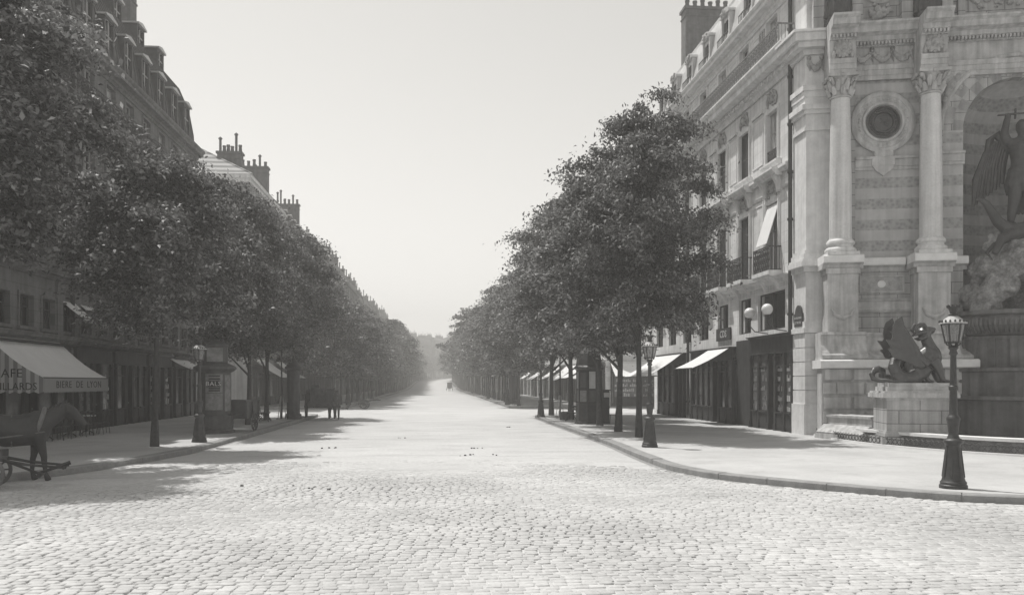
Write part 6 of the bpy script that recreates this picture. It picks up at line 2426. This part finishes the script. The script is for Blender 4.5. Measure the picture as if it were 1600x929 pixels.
ad_column((-7.95, 49.5, KERB), "dark round column at the kerb beside the loaded cart")
ad_column((7.3, 82.0, KERB), "dark round column on the pavement past the side street")


# ------------------------------------------------------------------ benches, chairs, tables
def bench(loc, rz, label):
    t_ = thing("bench", label, "bench", loc, rz, "benches under the trees")
    m = MB()
    for k in range(4):
        m.box(-0.85, 0.85, -0.26 + k * 0.13, -0.16 + k * 0.13, 0.43, 0.47)
    m.build("seat", "dark_wood", t_)
    m = MB()
    m.box(-0.85, 0.85, 0.27, 0.3, 0.56, 0.66); m.box(-0.85, 0.85, 0.29, 0.32, 0.72, 0.82)
    m.build("backrest", "dark_wood", t_)
    for s in (-0.7, 0.7):
        m = MB()
        m.path([(s, -0.3, 0.0), (s, -0.2, 0.2), (s, 0.0, 0.4)], 0.025, 6)
        m.path([(s, 0.32, 0.0), (s, 0.2, 0.22), (s, 0.05, 0.4)], 0.025, 6)
        m.path([(s, -0.24, 0.41), (s, 0.24, 0.41), (s, 0.31, 0.85)], 0.022, 6)
        m.path([(s, 0.0 + 0.1 * math.cos(k * PI / 4), 0.22 + 0.1 * math.sin(k * PI / 4)) if False else (s, 0.1 * math.cos(k * PI / 4), 0.22 + 0.1 * math.sin(k * PI / 4)) for k in range(8)], 0.016, 5, closed=True)
        m.build("leg", "iron", t_)


bench((-9.0, 46.6, KERB), PI / 2 + 0.1, "iron legged bench at the foot of the straight tree on the left pavement")
bench((7.2, 46.2, KERB), -PI / 2, "low bench behind the domed kiosk by the kerb")
bench((7.3, 77.5, KERB), -PI / 2, "far bench past the side street")


def cafe_chair(loc, rz, label):
    t_ = thing("cafe_chair", label, "chair", loc, rz, "chairs under the cafe awning")
    m = MB()
    m.lathe([(0.2, 0.43), (0.21, 0.45), (0.2, 0.47)], n=14)
    m.build("seat", "grey_wood", t_)
    for x, y in ((-0.15, -0.15), (0.15, -0.15), (-0.16, 0.16), (0.16, 0.16)):
        m = MB()
        m.tube((x, y, 0.44), (x * 1.25, y * 1.25, 0.0), 0.018, 0.013, 6)
        m.build("leg", "dark_wood", t_)
    m = MB()
    m.path([(-0.17, 0.17, 0.45), (-0.2, 0.22, 0.75), (-0.12, 0.25, 0.9), (0, 0.26, 0.93), (0.12, 0.25, 0.9), (0.2, 0.22, 0.75), (0.17, 0.17, 0.45)], 0.016, 6)
    m.path([(-0.1, 0.19, 0.46), (-0.08, 0.24, 0.75), (0, 0.25, 0.84), (0.08, 0.24, 0.75), (0.1, 0.19, 0.46)], 0.012, 6)
    m.build("backrest", "dark_wood", t_)
    return t_


def cafe_table(loc, label):
    t_ = thing("cafe_table", label, "table", loc, 0, "round tables under the cafe awning")
    m = MB()
    m.lathe([(0.32, 0.71), (0.33, 0.73), (0.32, 0.75)], n=20)
    m.build("tabletop", "pale_ledge", t_)
    m = MB()
    m.lathe([(0.04, 0.1), (0.03, 0.4), (0.05, 0.7)], n=8)
    for k in range(3):
        an = k * 2 * PI / 3
        m.path([(0, 0, 0.15), (0.15 * math.cos(an), 0.15 * math.sin(an), 0.1), (0.28 * math.cos(an), 0.28 * math.sin(an), 0.0)], 0.022, 6)
    m.build("pedestal", "iron", t_)
    return t_


for i, (x, y) in enumerate(((-13.9, 32.3), (-13.9, 34.3), (-13.9, 36.0))):
    cafe_table((x, y, KERB), ["round cafe table under the awning end nearest the horse", "round cafe table under the middle of the striped awning", "round cafe table at the far end of the striped awning"][i])
    for j, (dx, dy, rz) in enumerate(((0.5, -0.4, -2.3), (0.45, 0.45, -0.9))):
        cafe_chair((x + dx, y + dy, KERB), rz, ["%s chair at the cafe table %s" % (["near", "far"][j], ["nearest the horse", "in the middle of the awning", "at the far end of the awning"][i])][0])
m = cafe_chair((8.85, 42.6, KERB), -PI / 2, "small folding chair beside the stand of the domed kiosk")
m["group"] = "chairs by the kiosk"
t_ = thing("bucket", "dark round bucket at the foot of the tree beyond the kiosk", "bucket", (7.05, 47.0, KERB))
m = MB()
m.lathe([(0.24, 0), (0.3, 0.4), (0.32, 0.42), (0.3, 0.44), (0.26, 0.43), (0.2, 0.1)], n=18)
m.build("pail", "grey_wood", t_, smooth=True)
m = MB()
m.path([(0.3 * math.cos(k * PI / 8), 0, 0.42 + 0.24 * math.sin(k * PI / 8)) for k in range(9)], 0.012, 5)
m.build("handle", "iron", t_)


# ------------------------------------------------------------------ wheels, carts, horses
def wheel(m_rim, m_sp, c, r, axis='y', spokes=12, w=0.05):
    """rim and spokes in the plane normal to axis"""
    def P(a, rr_, o):
        if axis == 'y':
            return (c[0] + rr_ * math.cos(a), c[1] + o, c[2] + rr_ * math.sin(a))
        return (c[0] + o, c[1] + rr_ * math.cos(a), c[2] + rr_ * math.sin(a))
    n = 32
    for k in range(n):
        a0, a1 = 2 * PI * k / n, 2 * PI * (k + 1) / n
        q0, q1 = [(r, -w / 2), (r, w / 2), (r - 0.07, w / 2), (r - 0.07, -w / 2)], None
        A_ = [P(a0, rr_, o) for rr_, o in q0]
        B_ = [P(a1, rr_, o) for rr_, o in q0]
        m_rim.add(A_ + B_, [(0, 1, 5, 4), (1, 2, 6, 5), (2, 3, 7, 6), (3, 0, 4, 7)])
    for k in range(spokes):
        a = 2 * PI * k / spokes
        m_sp.tube(P(a, 0.06, 0), P(a, r - 0.06, 0), 0.024, 0.018, 6)
    m_sp.tube(P(0, 0, -0.12), P(0, 0, 0.12), 0.09, 0.07, 10)


def add_wheel(parent, c, r, axis='y', spokes=12, material="grey_wood"):
    a, b_ = MB(), MB()
    wheel(a, b_, c, r, axis, spokes)
    o = b_.build("wheel", material, parent)
    a.build("rim", "iron" if material == "iron" else material, o)


def make_horse(label, loc, rz, sc=1.0, head_low=0.0, coat="horse_coat"):
    t_ = thing("horse", label, "horse", loc, rz)
    m = MB()
    # faces +x; withers about 1.5 m
    m.path([(-0.78, 0, 1.22), (-0.55, 0, 1.2), (-0.1, 0, 1.12), (0.35, 0, 1.14), (0.62, 0, 1.18)], [0.24, 0.34, 0.36, 0.35, 0.26], 14)
    m.ell((-0.6, 0, 1.25), (0.36, 0.27, 0.3), 12, 8)
    m.ell((0.48, 0, 1.18), (0.3, 0.25, 0.4), 12, 8)
    m.ell((0.3, 0, 1.38), (0.28, 0.1, 0.14), 10, 6)
    hz = -head_low
    m.path([(0.52, 0, 1.28), (0.78, 0, 1.5 + hz * 0.5), (1.0, 0, 1.72 + hz), (1.08, 0, 1.82 + hz)], [0.27, 0.2, 0.15, 0.12], 12)
    m.path([(1.02, 0, 1.8 + hz), (1.2, 0, 1.66 + hz), (1.38, 0, 1.45 + hz), (1.46, 0, 1.36 + hz)], [0.13, 0.125, 0.085, 0.07], 10)
    m.ell((1.14, 0, 1.62 + hz), (0.12, 0.085, 0.14), 10, 7)
    for s in (-1, 1):
        m.path([(1.0, s * 0.07, 1.88 + hz), (1.02, s * 0.09, 2.02 + hz)], [0.045, 0.01], 6)
        # foreleg
        g_ = -s * 0.13
        m.path([(0.5, s * 0.15, 1.05), (0.5 + g_ * .4, s * 0.16, 0.8), (0.51 + g_ * .8, s * 0.16, 0.52), (0.5 + g_ * .85, s * 0.16, 0.46), (0.51 + g_, s * 0.16, 0.18), (0.53 + g_, s * 0.16, 0.1)], [0.16, 0.11, 0.07, 0.068, 0.045, 0.055], 10)
        m.path([(0.53 + g_, s * 0.16, 0.11), (0.57 + g_, s * 0.16, 0.0)], [0.058, 0.075], 10)
        # hind leg: stifle forward, hock back, upright shank
        m.path([(-0.62, s * 0.14, 1.1), (-0.48, s * 0.17, 0.86), (-0.62, s * 0.17, 0.68), (-0.8, s * 0.16, 0.56), (-0.79, s * 0.16, 0.4), (-0.75, s * 0.16, 0.14), (-0.72, s * 0.16, 0.1)], [0.24, 0.17, 0.11, 0.075, 0.06, 0.05, 0.058], 10)
        m.path([(-0.72, s * 0.16, 0.11), (-0.68, s * 0.16, 0.0)], [0.058, 0.075], 10)
    organic(m, "body", coat, t_, 0.026, 4)
    h_ = MB()
    h_.path([(-0.9, 0, 1.35), (-1.02, 0, 1.2), (-1.04, 0, 0.8), (-1.0, 0, 0.55)], [0.05, 0.08, 0.09, 0.02], 8)
    h_.build("tail", "lettering", t_, smooth=True)
    h_ = MB()
    for k in range(9):
        u = k / 8
        x, z = 0.55 + 0.52 * u, 1.52 + 0.4 * u + hz * u
        h_.path([(x, 0.0, z + 0.02), (x - 0.03, 0.1, z - 0.12), (x - 0.02, 0.14, z - 0.25)], [0.035, 0.04, 0.01], 5)
        h_.path([(x, 0.0, z + 0.02), (x - 0.03, -0.1, z - 0.12), (x - 0.02, -0.14, z - 0.25)], [0.035, 0.04, 0.01], 5)
    h_.build("mane", "lettering", t_, smooth=True)
    e_ = MB()
    for s in (-1, 1):
        e_.ell((1.14, s * 0.105, 1.74 + hz), 0.022, 6, 5)
    e_.build("eye", "lettering", t_)
    c_ = MB()
    c_.path([(0.52 + 0.2 * math.cos(k * PI / 8) * 0.55, 0.27 * math.sin(k * PI / 8), 1.25 + 0.36 * math.cos(k * PI / 8)) for k in range(16)], 0.05, 8, closed=True)
    c_.path([(0.62, 0.27, 1.1), (0.0, 0.34, 1.02), (-0.9, 0.36, 0.92)], 0.018, 6)
    c_.path([(0.62, -0.27, 1.1), (0.0, -0.34, 1.02), (-0.9, -0.36, 0.92)], 0.018, 6)
    c_.path([(-0.02 + 0.0 * k, 0.33 * math.sin(k * PI / 8), 1.12 + 0.34 * math.cos(k * PI / 8)) for k in range(16)], 0.022, 6, closed=True)
    c_.path([(-0.02, 0.1, 1.45), (-0.5, 0.14, 1.53), (-0.85, 0.1, 1.45)], 0.014, 5)
    c_.build("harness", "leather", t_)
    return t_


make_horse("dark harnessed horse standing at the kerb before the striped cafe awning", (-9.35, 20.1, 0.0), 0.42, 1.0, 0.15)


def handcart():
    t_ = thing("handcart", "low two wheeled cart with its shafts lowered beside the horse", "cart", (-8.95, 18.7, 0.0), 0.3)
    m = MB()
    m.box(-1.6, 0.1, -0.4, 0.4, 0.6, 0.66)
    m.box(-1.6, 0.1, -0.42, -0.38, 0.66, 0.8); m.box(-1.6, 0.1, 0.38, 0.42, 0.66, 0.8)
    m.box(-1.64, -1.6, -0.42, 0.42, 0.6, 0.8)
    m.tube((-0.2, -0.52, 0.36), (-0.2, 0.52, 0.36), 0.04)
    m.box(-0.24, -0.16, -0.38, 0.38, 0.42, 0.6)
    m.build("bed", "grey_wood", t_)
    for s in (-0.5, 0.5):
        add_wheel(t_, (-0.2, s, 0.36), 0.36, 'y', 10, "leather")
    for s in (-0.35, 0.35):
        m = MB()
        m.path([(0.08, s, 0.62), (0.5, s, 0.52), (1.25, s * 0.9, 0.42)], [0.035, 0.03, 0.025], 7)
        m.build("shaft", "dark_wood", t_)
    m = MB()
    m.tube((1.2, -0.36, 0.42), (1.2, 0.36, 0.42), 0.03)
    m.path([(0.1, 0, 0.58), (0.7, 0, 0.3), (1.3, 0.05, 0.5)], [0.03, 0.03, 0.045], 7)
    m.tube((0.75, -0.3, 0.28), (0.75, 0.3, 0.28), 0.05)
    m.build("crossbar", "dark_wood", t_)


handcart()


def loaded_cart():
    t_ = thing("loaded_cart", "tall two wheeled cart piled with dark load, seen from behind at the kerb", "cart", (-6.55, 50.6, 0.0), 0.05)
    m = MB()
    m.box(-0.68, 0.68, -0.1, 2.4, 0.82, 0.9)
    m.box(-0.72, 0.72, -0.14, -0.06, 0.86, 0.98)
    m.tube((-0.98, 1.0, 0.75), (0.98, 1.0, 0.75), 0.05)
    for s in (-0.5, 0.5):
        m.box(s - 0.05, s + 0.05, -0.1, 4.6, 0.74, 0.82)
    m.build("bed", "grey_wood", t_)
    for s in (-1, 1):
        w_ = MB()
        for k in range(9):
            y = -0.05 + k * 0.3
            w_.bar((s * 0.7, y, 0.9), (s * 0.82, y, 1.75), 0.05)
        for z, x in ((1.2, 0.745), (1.5, 0.785), (1.75, 0.82)):
            w_.bar((s * x, -0.1, z), (s * x, 2.45, z), 0.05)
        w_.build("side_rail", "grey_wood", t_)
        add_wheel(t_, (s * 0.93, 1.0, 0.78), 0.78, 'x', 14)
    l_ = MB()
    rr = random.Random(3)
    for k in range(26):
        l_.obox((rr.uniform(-0.5, 0.5), rr.uniform(0.1, 2.2), rr.uniform(1.05, 1.75)), (rr.uniform(.12, .25), rr.uniform(-.04, .04), 0), (rr.uniform(-.04, .04), rr.uniform(.15, .3), 0.02), (0, 0.02, rr.uniform(.1, .2)))
    l_.box(-0.62, 0.62, 0.0, 2.3, 0.9, 1.55)
    for k in range(7):
        l_.box(-0.62 + k * 0.18, -0.48 + k * 0.18, -0.05, 0.05, 0.95, 1.7)
    l_.box(-0.6, -0.2, 0.2, 0.8, 1.7, 2.05)
    l_.build("load", "crate_load", t_)


loaded_cart()
make_horse("horse between the shafts ahead of the loaded cart at the kerb", (-6.35, 54.4, 0.0), PI / 2 + 0.05, 1.0, 0.1)


def boxed_cart():
    t_ = thing("handcart", "dark boxed handcart with round wheels standing by the poster kiosk", "cart", (-8.3, 37.6, KERB), PI / 2 - 0.1)
    m = MB()
    m.box(-0.9, 0.9, -0.55, 0.55, 0.55, 1.25)
    m.box(-0.95, 0.95, -0.6, 0.6, 1.25, 1.31)
    for s in (-0.58, 0.58):
        for x in (-0.85, 0.0, 0.85):
            m.box(x - 0.04, x + 0.04, s - 0.03, s + 0.03, 0.55, 1.25)
    m.build("box", "grey_wood", t_)
    for s in (-0.64, 0.64):
        add_wheel(t_, (0.1, s, 0.42), 0.42, 'y', 10)
    m = MB()
    m.tube((-0.9, -0.4, 0.7), (-1.6, -0.35, 0.75), 0.03); m.tube((-0.9, 0.4, 0.7), (-1.6, 0.35, 0.75), 0.03); m.tube((-1.6, -0.4, 0.75), (-1.6, 0.4, 0.75), 0.03)
    m.tube((-0.8, 0, 0.6), (-0.85, 0, 0.0), 0.035)
    m.build("handle", "dark_wood", t_)


boxed_cart()


def folded_barrow():
    t_ = thing("barrow", "bare wooden barrow frame resting on the far left roadside", "barrow", (-6.4, 72.5, 0.0), 0.2)
    m = MB()
    for s in (-0.5, 0.5):
        m.bar((-1.2, s, 0.55), (1.8, s, 0.75), 0.07)
        m.bar((-0.9, s, 0.0), (-0.6, s, 0.6), 0.07)
        m.bar((-0.2, s, 0.6), (0.3, s, 1.5), 0.06)
    for x in (-1.1, -0.3, 0.5, 1.2):
        z = 0.55 + (x + 1.2) * 0.067
        m.bar((x, -0.5, z), (x, 0.5, z), 0.06)
    m.bar((0.3, -0.6, 1.5), (0.3, 0.6, 1.5), 0.06)
    m.build("frame", "dark_wood", t_)
    for s in (-0.6, 0.6):
        add_wheel(t_, (0.5, s, 0.4), 0.4, 'y', 10)


folded_barrow()


def cab(loc, rz, label):
    t_ = thing("horse_cab", label, "carriage", loc, rz, "cabs far up the street")
    m = MB()
    m.prism([(-0.75, -0.6, 0.75), (0.55, -0.6, 0.75), (0.75, -0.6, 1.3), (0.6, -0.6, 2.1), (-0.7, -0.6, 2.1), (-0.9, -0.6, 1.3)], (0, 1.2, 0))
    m.box(-0.85, 0.75, -0.68, 0.68, 2.1, 2.18)
    m.box(0.75, 1.5, -0.5, 0.5, 0.75, 0.85)
    m.box(1.2, 1.55, -0.5, 0.5, 0.85, 1.35)
    m.build("body", "dark_wood", t_)
    for x, r_ in ((-0.5, 0.55), (1.2, 0.42)):
        for s in (-0.75, 0.75):
            add_wheel(t_, (x, s, r_), r_, 'y', 10)
    g = MB()
    g.box(-0.45, 0.35, -0.615, 0.615, 1.4, 1.95)
    g.build("window", "glass", t_)
    m = MB()
    for s in (-0.35, 0.35):
        m.tube((1.4, s, 0.7), (3.6, s, 0.95), 0.03)
    m.build("shaft", "dark_wood", t_)
    return t_


cab((3.6, 218.0, 0.0), PI / 2, "hazy horse cab on the far roadway near the end of the kerb")["group"] = "far traffic"
make_horse("hazy horse drawing the cab far up the roadway", (3.6, 221.2, 0.0), PI / 2, 1.0, 0.0)

# droppings and litter on the carriageway
rd = random.Random(17)
spots = [(485, 763, 8), (510, 700, 4), (735, 700, 4), (745, 711, 6), (795, 667, 5), (620, 684, 3)]
for i, (px, py, n) in enumerate(spots):
    D = 1350 * CAM_H / (py - 597)
    u = (px - 800) / 1350
    x0 = u * D * math.cos(YAW) + D * math.sin(YAW)
    y0 = D * math.cos(YAW) - u * D * math.sin(YAW)
    m = MB()
    sp_ = 0.5 if n > 5 else 0.25
    for k in range(n):
        r_ = rd.uniform(0.012, 0.034)
        m.ell((rd.gauss(0, sp_), rd.gauss(0, sp_ * 0.35), r_ * 0.5 + (0.02 if y0 < 20 else 0)), (r_ * 1.3, r_, r_ * 0.7), 6, 4)
    o = m.build("street_droppings", "dung", None, loc=(x0, y0, 0.0))
    tag(o, "dark scatter of horse droppings on the pale roadway", "droppings", "droppings scattered over the roadway")

# ------------------------------------------------------------------ summer haze in the street
hz = MB()
hz.box(-240, 240, -60, 960, -1.2, 36.0)
me = hz.mesh("haze")
hm = bpy.data.materials.new("haze")
hm.use_nodes = True
t = hm.node_tree
t.nodes.clear()
o_ = t.nodes.new("ShaderNodeOutputMaterial")
v_ = t.nodes.new("ShaderNodeVolumePrincipled")
v_.inputs['Color'].default_value = (1.0, 0.99, 0.97, 1)
v_.inputs['Density'].default_value = 0.0016
v_.inputs['Anisotropy'].default_value = 0.2
t.links.new(v_.outputs[0], o_.inputs['Volume'])
me.materials.append(hm)
tag(link("haze", me), kind='stuff')
